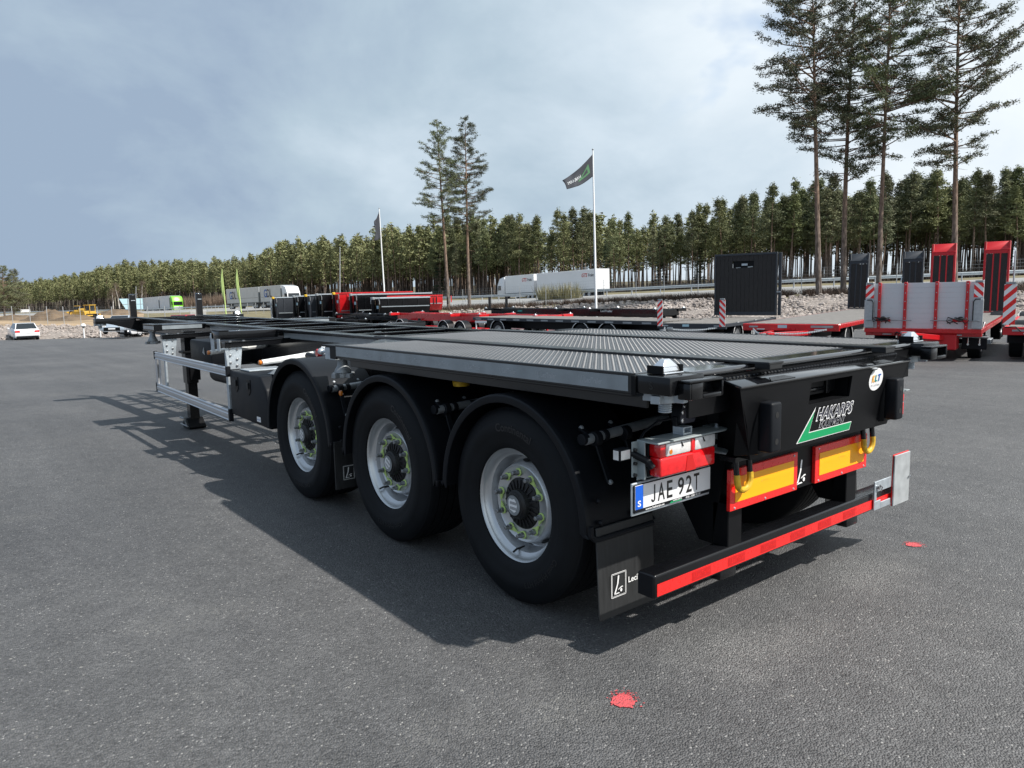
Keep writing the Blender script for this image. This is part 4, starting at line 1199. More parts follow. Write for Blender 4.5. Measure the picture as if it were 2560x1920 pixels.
# ---- landing legs
for s in (-1, 1):
    x, y = s * .86, 7.72
    mb = MB(); mb.box(x - .07, x + .07, y - .085, y + .085, .56, 1.22); lg = P('landing_leg', mb, 'black', .006)
    mb = MB(); mb.box(x - .056, x + .056, y - .07, y + .07, .10, .58); P('leg_tube', mb, 'black', .004, lg)
    mb = MB(); mb.box(x - .10, x + .10, y - .10, y + .10, .94, .97); P('leg_collar', mb, 'blacks', .004, lg)
    mb = MB(); mb.box(x - .03, x + .09, y - .11, y - .085, .60, .76); P('leg_gear', mb, 'blacks', .004, lg)
    mb = MB(); mb.prism([(-.15, 0), (.15, 0), (.17, .03), (.10, .085), (.05, .13), (-.05, .13), (-.10, .085), (-.17, .03)], (x - .10, y, GZ + .002), (0, 1, 0), (0, 0, 1), (.2, 0, 0)); ft = P('leg_foot', mb, 'blacks', .006)
    mb = MB(); mb.tube([(x - .14, y - .09, .125), (x - .14, y + .09, .125)], .012, 8); mb.beam((x - .105, y + .02, .11), (x - .105, y - .03, .02), .03, .012, up=(1, 0, 0)); mb.tube([(x - .12, y - .15, .03), (x - .12, y + .15, .03)], .01, 8); P('foot_pin', mb, 'nut', .001, lg)
mb = MB(); mb.tube([(-.80, 7.72, .90), (.80, 7.72, .90)], .03, 10); P('leg_shaft', mb, 'blacks', 0)
mb = MB(); mb.beam((-.60, 8.4, 1.0), (.60, 8.4, 1.0), .5, .10); mb.lathe((0, 10.9, zt(11) - .30), (0, 0, 1), [(0, .05), (.1, .05)], 12); P('kingpin_plate', mb, 'blacks', .004)

# ---------------------------------------------------------------- sprayed marks on the asphalt
def spray(name, px, py, rx, ry, label):
    c = on_ground(px, py)
    V = []; F = []
    n = 40
    V.append((0, 0, .004))
    ph = [rnd.uniform(0, 6.28) for _ in range(4)]
    for k in range(n):
        a = 2 * PI * k / n
        q = 1 + .07 * math.sin(3 * a + ph[0]) + .06 * math.sin(7 * a + ph[1]) + .05 * math.sin(13 * a + ph[2]) + rnd.uniform(-.05, .05)
        V.append((rx * q * math.cos(a), ry * q * math.sin(a), .004))
    F += [(0, 1 + k, 1 + (k + 1) % n) for k in range(n)]
    for k in range(70):                                       # flecks thrown to one side
        a = rnd.gauss(1.2, .9); d = 1 + abs(rnd.gauss(0, .32))
        x, y = rx * d * math.cos(a), ry * d * math.sin(a); r = rnd.uniform(.0012, .0040)
        b = len(V)
        V += [(x + r * math.cos(q * 1.2566) * 1.6, y + r * math.sin(q * 1.2566), .0045) for q in range(5)]; F.append(tuple(range(b, b + 5)))
    o = raw(name, V, F, M['spray'])
    o.location = c
    o.rotation_euler = (0, 0, -YAW)
    tag(o, label, 'paint mark', 'red paint marks on the asphalt')
def on_ground(px, py):
    d = ray(px, py); t = (GZ - CP.z) / d.z
    p = CP + d * t
    return Vector((p.x, p.y, GZ))
def spray_mat():
    m = pm('spray_paint', (.62, .085, .095), .75, bump=.8, bscale=160)
    nt = m.node_tree; b = nt.nodes['Principled BSDF']; N, L = nt.nodes.new, nt.links.new
    tc = N('ShaderNodeTexCoord'); n = N('ShaderNodeTexNoise'); n.inputs['Scale'].default_value = 170; n.inputs['Detail'].default_value = 3
    L(tc.outputs['Object'], n.inputs['Vector'])
    r = N('ShaderNodeValToRGB'); r.color_ramp.elements[0].position = .36; r.color_ramp.elements[1].position = .46
    r.color_ramp.elements[0].color = (.05, .045, .045, 1); r.color_ramp.elements[1].color = (.62, .085, .095, 1)
    L(n.outputs['Fac'], r.inputs[0]); L(r.outputs[0], b.inputs['Base Color'])
    return m
M['spray'] = spray_mat()
spray('paint_mark', 1558, 1754, .046, .050, 'round red spray paint dot on the asphalt, nearest the camera below the mud flap')
spray('paint_mark', 2284, 1363, .046, .040, 'smaller red spray paint smear on the asphalt, right of the rear bumper')

# ================================================================ vehicles and things beyond the trailer
def azimuth(px):
    d = ray(px, 760); return math.atan2(d.x, d.y)
def B(name, mb, mat, par, bevel=.01, **k): return mb.build(name, M[mat], par, bevel, **k)

def road_wheel(par, x, y, r=.5, w=.32, out=-1, white=True, fender=True, rimmat='rim', z=None):
    z = r if z is None else z
    ax = (out, 0, 0)
    mb = MB(); mb.lathe((x, y, z), ax, [(-w / 2, r * .6), (-w / 2, r * .93), (-w / 2 + .03, r), (w / 2 - .03, r), (w / 2, r * .93), (w / 2 + .008, r * .78), (w / 2, r * .6)], 28, caps=False)
    t = B('wheel', mb, 'rubber', par, 0, smooth=40)
    mb = MB(); mb.lathe((x, y, z), ax, [(w / 2 - .002, r * .605), (w / 2 - .03, r * .54), (w / 2 - .11, r * .5), (w / 2 - .12, r * .36), (w / 2 - .08, r * .33), (w / 2 - .08, r * .2), (w / 2 - .02, r * .18), (w / 2 - .02, .001)], 24, caps=False)
    B('wheel_rim', mb, rimmat, t, 0, smooth=40)
    if fender:
        R = r * 1.16
        fr = []
        for k in range(15):
            a = rad(-5) + rad(190) * k / 14
            fr.append(((x, y + R * math.cos(a), z + R * math.sin(a)), (1, 0, 0), (0, -math.cos(a), -math.sin(a))))
        lo = [(-w * .62, 0), (w * .62, 0), (w * .62, .03), (w * .58, .03), (w * .58, .012), (-w * .58, .012), (-w * .58, .03), (-w * .62, .03)]
        mb = MB(); mb.sweep(lo, fr); f = B('mudguard', mb, 'plast', par, 0)
        if white:
            lo = [(out * (w * .62 + .001), .0), (out * (w * .62 + .012), .0), (out * (w * .62 + .012), .022), (out * (w * .62 + .001), .022)]
            mb = MB(); mb.sweep(lo, fr); B('white_edge', mb, 'white', f, 0)
    return t

def marker_board(par, x, y, z, w, h, right, mat='redrf', parent_name='marker_board'):
    """red and white striped board facing -y; stripes fall outwards"""
    mb = MB(); mb.box(x - w / 2, x + w / 2, y - .012, y, z, z + h)
    b = B(parent_name, mb, 'white', par, .002)
    st = w * .95
    k = 0; zz = -w
    while zz < h:
        pts = [(-w / 2, zz), (w / 2, zz + w), (w / 2, zz + w + st * .55), (-w / 2, zz + st * .55)]
        if right: pts = [(-p[0], p[1]) for p in pts]
        # clip to the board
        poly = []
        for i in range(4):
            a, c = pts[i], pts[(i + 1) % 4]
            poly.append(a)
        def clip(poly, lim, keep):
            out = []
            for i in range(len(poly)):
                a, c = poly[i], poly[(i + 1) % len(poly)]
                ka, kc = keep(a[1]), keep(c[1])
                if ka: out.append(a)
                if ka != kc:
                    t = (lim - a[1]) / (c[1] - a[1]); out.append((a[0] + (c[0] - a[0]) * t, lim))
            return out
        poly = clip(poly, 0, lambda q: q >= 0); poly = clip(poly, h, lambda q: q <= h) if poly else poly
        if len(poly) > 2:
            mb = MB(); mb.prism(poly, (x, y - .0125, z), (1, 0, 0), (0, 0, 1), (0, -.002, 0)); B('red_stripe', mb, 'redrf', b, 0)
        zz += st * 1.1
    mb = MB(); mb.box(x - w * .4, x + w * .4, y - .04, y, z + h, z + h + .05); B('board_hinge', mb, 'galvd', b, .004)
    return b

def ramp(par, x, y, z, w, h, frame, flap, tilt=.06):
    """standing loading ramp seen from its deck side"""
    mb = MB()
    t = tilt
    def bx(x0, x1, z0, z1, y0=-.03, y1=.05):
        mb.hexa([(x0, y + y0 + t * (z0 - z), z0), (x1, y + y0 + t * (z0 - z), z0), (x1, y + y1 + t * (z0 - z), z0), (x0, y + y1 + t * (z0 - z), z0),
                 (x0, y + y0 + t * (z1 - z), z1), (x1, y + y0 + t * (z1 - z), z1), (x1, y + y1 + t * (z1 - z), z1), (x0, y + y1 + t * (z1 - z), z1)])
    bx(x - w / 2, x - w / 2 + .07, z, z + h); bx(x + w / 2 - .07, x + w / 2, z, z + h, -.03, .14)
    bx(x - w / 2 + .07, x + w / 2 - .07, z + h - .42, z + h - .30); bx(x - w / 2 + .07, x + w / 2 - .07, z, z + .05)
    for q in (-1, 1): bx(x + q * (w - .15) / 6 - .022, x + q * (w - .15) / 6 + .022, z + .05, z + h - .42)
    r = B('ramp', mb, frame, par, .006)
    mb = MB(); z0, z1 = z + h - .30, z + h
    mb.hexa([(x - w / 2, y - .05 + t * (h - .3), z0), (x + w / 2, y - .05 + t * (h - .3), z0), (x + w / 2, y + .14 + t * (h - .3), z0), (x - w / 2, y + .14 + t * (h - .3), z0),
             (x - w / 2 + .02, y + .12 + t * h, z1), (x + w / 2 - .02, y + .12 + t * h, z1), (x + w / 2 - .02, y + .16 + t * h, z1), (x - w / 2 + .02, y + .16 + t * h, z1)])
    B('ramp_flap', mb, flap, r, .006)
    n = 3
    for k in range(n):
        xa = x - w / 2 + .075 + k * (w - .15) / n; xb = xa + (w - .15) / n
        xa += .010 if k else -.012; xb -= .010 if k < n - 1 else -.012
        mb = MB(); bx(xa + .012, xb - .012, z + .06, z + h - .43, -.02, .03); B('ramp_board', mb, 'wood', r, .003)
    return r

def lowbed(name, label, pl, th, colour, L=11.0, dz=.88, drawbar=True, chain=False):
    """low loading trailer; local origin under the middle of its front edge, +y runs to the rear"""
    c, s = math.cos(th), math.sin(th)
    o = Vector((pl[0] + s * 1.25, pl[1] - c * 1.25, 0)); o.z = yard_z(o + Vector((c, s, 0)) * 1.2)
    T = thing(name, label, 'trailer', o, th - PI / 2, 'loading trailers parked beyond the deck')
    mb = MB(); mb.box(-1.25, 1.25, 0, .10, dz - .185, dz - .005); B('front_beam', mb, colour, T)
    for q in (-1, 1):
        mb = MB(); mb.box(*sorted((q * 1.25, q * 1.16)), .10, L, dz - .12, dz - .005); B('side_rail', mb, colour, T)
        mb = MB(); mb.box(q * .50 - .06, q * .50 + .06, .2, L - .3, dz - .42, dz - .05); B('long_beam', mb, 'blacks', T)
        mb = MB(); mb.box(q * .95 - .12, q * .95 + .12, -.015, -.001, dz - .10, dz - .06); B('front_reflector', mb, 'tape', T, .002)
        mb = MB(); mb.box(q * .75 - .10, q * .75 + .10, -.05, -.001, dz - .16, dz - .135); B('lug', mb, 'galv', T, .004)
    n = 9
    for k in range(n):
        xa = -1.155 + k * 2.31 / n
        mb = MB(); mb.box(xa + .006, xa + 2.31 / n - .006, .105, L, dz - .04, dz + .004); B('deck_plank', mb, 'deckw', T, .003)
    mb = MB(); mb.lathe((0, 1.35, dz - .34), (0, 0, 1), [(0, .5), (.12, .5), (.14, .42), (.26, .42)], 20); mb.box(-.5, .5, .55, 2.0, dz - .46, dz - .34); B('turntable', mb, colour if colour == 'red' else 'blacks', T)
    for q in (-1, 1): road_wheel(T, q * 1.02, 1.35, .42, .28, q)
    for yy in (L - 2.2, L - 1.15):
        for q in (-1, 1): road_wheel(T, q * 1.02, yy, .42, .28, q)
    mb = MB(); mb.tube([(-1.0, 1.35, .42), (1.0, 1.35, .42)], .06, 8); B('axle', mb, 'blacks', T, 0)
    # sticker
    mb = MB(); mb.box(-.30, -.06, -.004, -.0005, dz - .11, dz - .03); B('front_sticker', mb, 'sign', T, 0)
    if drawbar:
        for q in (-1, 1):
            mb = MB(); mb.beam((q * .48, .15, dz - .24), (q * .06, -2.1, .76), .11, .12); B('drawbar', mb, colour, T)
        mb = MB(); mb.lathe((0, -2.25, .76), (0, 0, 1), [(-.04, .09), (.04, .09), (.04, .05), (-.04, .05)], 16, close=True, caps=False); mb.box(-.05, .05, -2.16, -2.0, .71, .81); B('towing_eye', mb, 'galvd', T, 0)
        mb = MB(); mb.box(-.24, -.02, -1.42, -1.36, .72, .80); B('drawbar_reflector', mb, 'tape', T, .004)
    if chain:
        for q in (-1, 1):
            V = MB(); a, b2 = Vector((q * .95, -.02, dz - .14)), Vector((q * .12, -1.9, .80)); m = 46
            for k in range(m):
                p0, p1 = a.lerp(b2, k / m), a.lerp(b2, (k + 1.3) / m)
                sag = lambda t: -.05 * math.sin(PI * t)
                p0.z += sag(k / m); p1.z += sag((k + 1) / m)
                V.beam(p0, p1, .045 if k % 2 else .014, .014 if k % 2 else .045)
            tag(B('safety_chain', V, 'galv', T, 0), kind='stuff')
    return T

TH = rad(15)
# 1: black low trailer with one full width standing ramp
p1 = at(1643, 808, 26.4)
T1 = lowbed('loading_trailer', 'black low loading trailer with a full width black ramp wall standing at its rear', p1, TH, 'dark', 5.4, .90, True, True)
for q in (-1, 1): marker_board(T1, q * 1.13, -.02, .80, .20, .90, q > 0)
mb = MB(); mb.box(-1.25, 1.25, 5.250, 5.370, .72, .80); mb.box(-1.25, -1.10, 5.100, 5.500, .5, .92); mb.box(1.10, 1.25, 5.100, 5.500, .5, .92); B('rear_hinge', mb, 'dark', T1)
mb = MB()
mb.box(-1.26, -1.20, 5.400, 5.520, .98, 3.44); mb.box(1.20, 1.26, 5.400, 5.520, .98, 3.44); mb.box(-1.20, 1.20, 5.400, 5.520, 3.36, 3.44); mb.box(-1.20, 1.20, 5.400, 5.520, .98, 1.12)
wl = B('ramp_wall', mb, 'dark', T1, .006)
for k in range(14):
    xa = -1.20 + k * 2.40 / 14
    zb2 = 1.12
    if 4 <= k <= 8:
        mb = MB(); mb.box(xa + .005, xa + 2.4 / 14 - .005, 5.420, 5.470, zb2, 2.88); B('wall_board', mb, 'wood', wl, .003)
        mb = MB(); mb.box(xa + .005, xa + 2.4 / 14 - .005, 5.420, 5.470, 3.14, 3.36); B('wall_board', mb, 'wood', wl, .003)
    else:
        mb = MB(); mb.box(xa + .005, xa + 2.4 / 14 - .005, 5.420, 5.470, zb2, 3.36); B('wall_board', mb, 'wood', wl, .003)
mb = MB(); mb.box(-.52, .35, 5.490, 5.500, 2.84, 3.17); B('slot_back', mb, 'blacks', wl, 0)
mb = MB(); mb.box(-.15, .08, 5.430, 5.460, 2.96, 3.04); mb.tube([(-.45, 5.440, 2.86), (-.2, 5.440, 2.88)], .02, 6); mb.tube([(.1, 5.440, 2.89), (.3, 5.440, 2.91)], .02, 6); B('slot_lock', mb, 'galv', wl, 0)
mb = MB(); mb.box(1.30, 1.42, 5.450, 5.520, .98, 3.42); B('wall_edge', mb, 'dark', wl, .01)
mb = MB(); mb.box(1.26, 1.40, 5.400, 5.450, 1.88, 1.91); B('wall_pin', mb, 'galv', wl, 0)
# 2: red low trailer with two dark ramps
p2 = at(1857, 799, 20.5)
T2 = lowbed('loading_trailer', 'red low trailer with chains on its red drawbar and two dark slate standing ramps', p2, TH, 'red', 13.0, .94, True, True)
for q in (-1, 1): ramp(T2, q * .99, 13.0, .95, .74, 2.25, 'dark', 'dark')
for q in (-1, 1):
    mb = MB(); mb.tube([(q * .50, 12.2, .9), (q * .62, 13.05, 2.2)], .022, 6); B('ramp_stay', mb, 'galv', T2, 0)
mb = MB(); mb.box(.55, 1.1, -.006, -.001, .845, .90); B('front_reflector', mb, 'tape', T2, 0)
# 3: red trailer with aluminium headboard and two red ramps
p3 = at(2164, 822, 18.8)
T3 = lowbed('loading_trailer', 'red trailer with a white aluminium plank headboard and two tall red ramps standing behind it', p3, TH, 'red', 11.0, .80, True, False)
mb = MB(); mb.box(-1.25, 1.25, -.16, -.02, .70, .80); hb = B('headboard', mb, 'red', T3, .008)
n = 9
for k in range(n):
    z0 = .805 + k * .122
    mb = MB(); mb.box(-1.20, 1.20, -.10, -.07, z0, z0 + .1205); mb.box(-1.20, 1.20, -.1015, -.10, z0 + .004, z0 + .117); B('headboard_plank', mb, 'panel', hb, .002)
for x in (-.93, -.36, .30, .93):
    mb = MB(); mb.box(x - .035, x + .035, -.17, -.106, .80, 1.92); pst = B('headboard_post', mb, 'red', hb, .006)
    for k in range(6):
        mb = MB(); mb.lathe((x, -.171, .86 + k * .2), (0, -1, 0), [(0, .012), (.004, .012), (.008, .005)], 6); B('post_bolt', mb, 'galv', pst, 0)
for q in (-1, 1):
    mb = MB(); mb.box(q * 1.16 - .09, q * 1.16 + .09, -.13, -.10, .80, 1.93); B('headboard_end', mb, 'alu', hb, .004)
    marker_board(T3, q * 1.15, -.14, 1.54, .19, .34, q > 0)
    mb = MB(); mb.box(q * 1.15 - .11, q * 1.15 + .11, -.19, -.14, .82, 1.50); B('grey_board', mb, 'plate2', T3, .006)
    mb = MB(); mb.tube([(q * 1.06, -.2, 1.0), (q * 1.06, -.2, 1.44), (q * 1.10, -.2, 1.50), (q * 1.2, -.2, 1.50)], .012, 6); B('board_hose', mb, 'hub', T3, 0)
    mb = MB(); mb.tube([(q * 1.2, -.2, 1.0), (q * .2, -.2, 1.0)], .012, 6); B('bar', mb, 'galvd', T3, 0)
    mb = MB(); x = q * .82
    for k in range(4):
        pts = [(x + rnd.uniform(-.3, .2), -.2 - .05 * k, 1.0 + rnd.uniform(-.08, .08)) for _ in range(5)]
        mb.tube(pts, .014, 6)
    mb.lathe((x, -.2, 1.04), (0, -1, 0), [(0, .06), (.08, .06), (.09, .03)], 12)
    tag(B('hose_bundle', mb, 'hub', T3, 0), kind='stuff')
    mb = MB(); mb.box(x - .16, x + .16, -.22, -.18, .97, 1.03); B('hose_holder', mb, 'redm', T3, .004)
mb = MB(); mb.box(-.25, .75, -.10, .5, .30, .68); B('drawbar_housing', mb, 'redm', T3, .02)
mb = MB(); mb.box(.05, .30, -.108, -.101, .54, .66); B('housing_sticker', mb, 'sign', T3, 0)
for k in range(3):
    mb = MB(); mb.tube([(-.6 + .2 * k, .1, .62), (-.5 + .2 * k, -.3, .72), (-.1 + .15 * k, -.5, .60), (.0, -.9, .52)], .016, 6); B('air_hose', mb, 'hub', T3, 0)
mb = MB(); mb.tube([(.75, .42, .60), (1.35, .42, .58)], .025, 8); B('mudguard_stay', mb, 'galvd', T3, 0)
mb = MB(); mb.box(.80, 1.32, .55, .60, .28, .62); fl = B('mud_flap', mb, 'plast', T3, .01)
for x in (.93, 1.17):
    mb = MB(); mb.tube([(x, .53, .60), (x, .53, .42)], .014, 6); mb.lathe((x, .545, .40), (0, -1, 0), [(0, .025), (.01, .025)], 8); B('flap_hook', mb, 'chrome', fl, 0)
for x in (-.62, .62): ramp(T3, x * 1.32 - .04, 11.0, .80, .78, 2.50, 'redm', 'redm')
mb = MB(); mb.tube([(1.32, 11.0, .8), (1.32, 11.0, 2.95)], .03, 6); B('ramp_post', mb, 'post', T3, 0)
mb = MB(); mb.box(1.20, 1.30, 2.2, 2.9, .30, .42); B('underrun_bar', mb, 'galv', T3, .01)
# 4: trailer cut by the right edge
p4 = at(2506, 838, 17.2)
T4 = lowbed('loading_trailer', 'dark red low trailer cut off by the right photo edge, one striped marker board showing', p4, TH, 'redm', 9.0, .80, False)
marker_board(T4, -1.14, -.10, .86, .24, .92, False)
mb = MB(); mb.tube([(-1.27, -.12, .98), (-1.27, -.12, .84), (-1.2, -.12, .80), (-1.0, -.12, .81), (-.9, -.1, .7)], .014, 6); B('board_cable', mb, 'hub', T4, 0)

# ---- container chassis parked parallel to the big one
def chassis(name, label, x, y0, y1, top, colour, guard=True, posts=False, wheels=(1.5, 2.9), white=True, flags=''):
    g = yard_z((x, (y0 + y1) / 2))
    T = thing(name, label, 'trailer', (x, y0, g), 0, 'container chassis parked beyond the deck')
    h = top - g; L = y1 - y0
    for q in (-1, 1):
        mb = MB(); mb.box(q * .5 - .07, q * .5 + .07, .2, L, h - .42, h); B('main_beam', mb, colour, T)
        for k, yy in enumerate((.15, L * .33, L * .52, L - .2)):
            mb = MB(); mb.box(*sorted((q * 1.22, q * .57)), yy - .11, yy + .11, h - .13, h + .02); B('bolster_arm', mb, colour, T)
            mb = MB(); mb.box(*sorted((q * 1.20, q * 1.06)), yy - .07, yy + .07, h + .02, h + .05); mb.lathe((q * 1.13, yy, h + .05), (0, 0, 1), [(0, .05), (.05, .015)], 8); B('twistlock', mb, 'chrome' if k % 2 else 'galv', T, 0)
        for yy in wheels: road_wheel(T, q * 1.04, yy, .50, .34, q, white)
        if guard:
            for z in (.55, .98):
                mb = MB(); mb.box(*sorted((q * 1.23, q * 1.20)), .3, 4.9, z, z + .11); B('guard_rail', mb, 'white', T, .006)
            for yy in (.0, 1.7, 3.2, 4.53):
                mb = MB(); mb.box(*sorted((q * 1.20, q * 1.17)), yy + .3, yy + .37, .55, 1.09); B('guard_post', mb, 'white', T, .004)
        if posts:
            mb = MB(); mb.box(q * .7 - .07, q * .7 + .07, L - .1, L + .03, h, h + .75); B('stop_post', mb, 'black', T, .01)
    mb = MB(); mb.box(-.7, .7, .1, .3, h - .34, h - .02); B('rear_beam', mb, colour, T)
    for yy in (1.1, L * .42, L * .62, L * .8):
        mb = MB(); mb.box(-.43, .43, yy - .05, yy + .05, h - .2, h - .02); B('cross_member', mb, colour, T)
    mb = MB(); mb.box(-1.1, 1.1, .05, .12, .38, .49); mb.box(-.5, -.4, .06, .3, .49, h - .3); mb.box(.4, .5, .06, .3, .49, h - .3); B('underrun_bumper', mb, 'blacks' if colour != 'red' else 'red', T)
    for q in (-1, 1):
        mb = MB(); mb.box(q * .7 - .06, q * .7 + .06, L * .80, L * .80 + .12, .05, h - .3); mb.box(q * .7 - .14, q * .7 + .14, L * .8 - .08, L * .8 + .2, 0.0, .06); B('landing_leg', mb, 'blacks', T)
    mb = MB(); mb.box(-.9, .9, wheels[0] - .1, wheels[-1] + .2, .42, .58); B('axle_group', mb, 'blacks' if colour != 'red' else 'redm', T)
    return T
RB = chassis('container_chassis', 'bright red container chassis with white banded mudguards and a white side guard', 20.6, 24.6, 38.6, .47, 'red', True, False, (6.3, 7.9, 12.6))
# its long guard stands towards the near end, so the axles sit in the middle
BC = chassis('container_chassis', 'long black container chassis with two upright posts behind the red one, under the white flagpole', 26.7, 22.5, 37.0, .58, 'black', False, True, (1.6, 2.9, 4.2), False)
lettering('side_lettering', 'LeciTrailer', (-.571, 4.5, 1.42), (0, -1, 0), (0, 0, 1), .11, .9, M['white'], BC, .02, lift=.004)
raw('side_sticker', [(-.573, 11.8, 1.38), (-.573, 11.3, 1.38), (-.573, 11.3, 1.48), (-.573, 11.7, 1.48)], [(0, 1, 2, 3)], M['teal'], BC)
BK = chassis('container_chassis', 'black container chassis with grey hubs parked behind the red chassis at left', 22.9, 39.5, 51.0, .25, 'black', False, False, (1.4, 3.0), True)
BL = chassis('container_chassis', 'low black chassis with bare frame in front of the row of tipping trailers', 19.6, 44.0, 55.5, -.05, 'blacks', False, False, (1.4, 2.8, 4.2), False)
# flat platform trailer
g = yard_z((18.7, 22))
FT = thing('platform_trailer', 'black platform trailer with a grey plank deck and pale stake pockets along its side', 'trailer', (18.75, 15.6, g), 0, 'loading trailers parked beyond the deck')
for q in (-1, 1):
    mb = MB(); mb.box(*sorted((q * 1.25, q * 1.15)), 0, 11.5, .98, 1.12); B('side_rail', mb, 'dark', FT)
    for k in range(12):
        mb = MB(); mb.box(*sorted((q * 1.256, q * 1.2505)), .35 + k * .95, .80 + k * .95, 1.01, 1.075); B('stake_pocket', mb, 'galvd', FT, 0)
    for yy in (2.6, 4.1, 9.6): road_wheel(FT, q * 1.03, yy, .48, .32, q)
    mb = MB(); mb.box(q * .5 - .07, q * .5 + .07, .2, 11.3, .62, .98); B('long_beam', mb, 'blacks', FT)
for k in range(9):
    xa = -1.15 + k * 2.3 / 9
    mb = MB(); mb.box(xa + .006, xa + 2.3 / 9 - .006, 0, 11.5, 1.085, 1.125); B('deck_plank', mb, 'deckw', FT, .003)
mb = MB(); mb.box(-1.1, 1.1, .0, .12, .45, .56); B('underrun_bumper', mb, 'blacks', FT)
mb = MB(); mb.box(-1.24, -.95, -.35, .0, .30, .95); B('chain_box', mb, 'dark', FT, .02)

# ---- row of tipping trailers seen from their front corners
def tipper(i, label, body, px, py, d, ladder=False, L=6.2, h=2.0, z0=.95, text=True):
    o = at(px, py, d); o.z = yard_z(o)
    dirr = (RH * .9 + FH * .45).normalized()
    rz = math.atan2(dirr.y, dirr.x) - PI / 2
    T = thing('tipping_trailer', label, 'trailer', o, rz, 'tipping trailers parked in a row')
    mb = MB()
    prof = [(-1.22, z0 + h), (-1.22, z0 + .55), (-.95, z0), (.95, z0), (1.22, z0 + .55), (1.22, z0 + h)]
    inn = [(1.16, z0 + h), (1.16, z0 + .57), (.92, z0 + .06), (-.92, z0 + .06), (-1.16, z0 + .57), (-1.16, z0 + h)]
    mb.prism(prof + inn, (0, .05, 0), (1, 0, 0), (0, 0, 1), (0, L, 0))
    b = B('tipper_body', mb, body, T, .01)
    mb = MB(); mb.prism([(-1.22, z0 + h), (-1.22, z0 + .55), (-.95, z0), (.95, z0), (1.22, z0 + .55), (1.22, z0 + h)], (0, 0, 0), (1, 0, 0), (0, 0, 1), (0, .05, 0)); B('front_wall', mb, body, T, .006)
    mb = MB(); mb.prism([(-1.22, z0 + h), (-1.22, z0 + .55), (-.95, z0), (.95, z0), (1.22, z0 + .55), (1.22, z0 + h)], (0, L + .05, 0), (1, 0, 0), (0, 0, 1), (0, .05, 0)); B('tailgate', mb, body, T, .006)
    for q in (-1, 1):
        mb = MB(); mb.box(q * 1.22 - .05, q * 1.22 + .05, 0, L + .1, z0 + h, z0 + h + .10); B('top_rail', mb, 'galv' if body != 'red' else 'red', T)
        mb = MB(); mb.box(*sorted((q * 1.2705, q * 1.262)), .1, L, z0 + .53, z0 + .60); B('side_trim', mb, 'tape', T, 0)
        for k in range(5):
            mb = MB(); mb.hexa([(q * 1.221, .6 + k * 1.2, z0 + .62), (q * 1.26, .6 + k * 1.2, z0 + .62), (q * 1.26, .68 + k * 1.2, z0 + .62), (q * 1.221, .68 + k * 1.2, z0 + .62),
                                (q * 1.221, .6 + k * 1.2, z0 + h), (q * 1.26, .6 + k * 1.2, z0 + h), (q * 1.26, .68 + k * 1.2, z0 + h), (q * 1.221, .68 + k * 1.2, z0 + h)]); B('body_rib', mb, body, T, 0)
        mb = MB(); mb.box(q * .48 - .06, q * .48 + .06, -.3, L, z0 - .32, z0 - .02); B('chassis_beam', mb, 'blacks', T)
        for yy in (L - 2.9, L - 1.6, L - .4): road_wheel(T, q * 1.03, yy, .48, .34, q, False)
        mb = MB(); mb.box(q * .6 - .05, q * .6 + .05, .9, 1.02, .0, z0 - .1); B('landing_leg', mb, 'blacks', T)
    mb = MB(); mb.lathe((0, -.16, z0 - .2), (0, 0, 1), [(0, .15), (.9, .15), (.9, .12), (1.35, .12), (1.35, .09), (h + .15, .09)], 14); B('tipping_cylinder', mb, 'blacks', T, 0)
    mb = MB(); mb.lathe((0, -.16, z0 + h - .05), (0, 0, 1), [(0, .14), (.14, .14), (.18, .1)], 12); B('cylinder_head', mb, 'galvd' if i % 2 else 'yelp', T, 0)
    for q in (-1, 1):
        mb = MB(); mb.box(q * 1.05 - .12, q * 1.05 + .12, -.02, -.001, z0 + h - .10, z0 + h - .04); mb.box(q * 1.17 - .03, q * 1.17 + .03, -.02, -.001, z0 + h - .40, z0 + h - .10); B('corner_tape', mb, 'white', T, 0)
    mb = MB(); mb.box(.35, .85, -.012, -.001, z0 + h - .75, z0 + h - .52); B('front_sticker', mb, 'sign', T, 0)
    if ladder:
        mb = MB()
        for x in (-1.05, -.45): mb.tube([(x, -.25, .9), (x, -.25, z0 + h)], .035, 6)
        for k in range(7): mb.tube([(-1.05, -.25, 1.0 + k * .29), (-.45, -.25, 1.0 + k * .29)], .025, 6)
        mb.box(-1.15, -.3, -.35, -.02, z0 + 1.0, z0 + 1.05); mb.tube([(-.4, -.3, z0 + 1.05), (.0, -.3, z0 + .2)], .03, 6)
        B('ladder', mb, 'galv', T, 0)
    return T
specs = [('black tipping trailer with a grey access ladder, at the left end of its row', 'dark', 690, 71, True),
         ('black tipping trailer second from the left end of its row, with a bare front', 'black', 742, 68, False),
         ('grey bodied tipping trailer third from the left in its row', 'dark', 772, 66, False),
         ('black tipping trailer right of the grey one in its row', 'black', 800, 64, False),
         ('bright red tipping trailer in the row of black ones', 'red', 842, 62, False),
         ('black tipping trailer beside the red one, its side hidden', 'black', 885, 60, False)]
for i, (lab, body, px, d, lad) in enumerate(specs):
    tipper(i, lab, body if i != 2 else 'dark', px, 800, d, lad, h=1.95 if i < 5 else 1.75, z0=1.35)
tipper(6, 'red tipping trailer whose rim shows above the nearest black body', 'red', 958, 800, 60, h=1.15, z0=1.75, L=4.6)
tipper(7, 'nearest black tipping trailer showing its long side with a silver trim line', 'black', 940, 800, 57, h=1.15, z0=1.55, L=3.9)
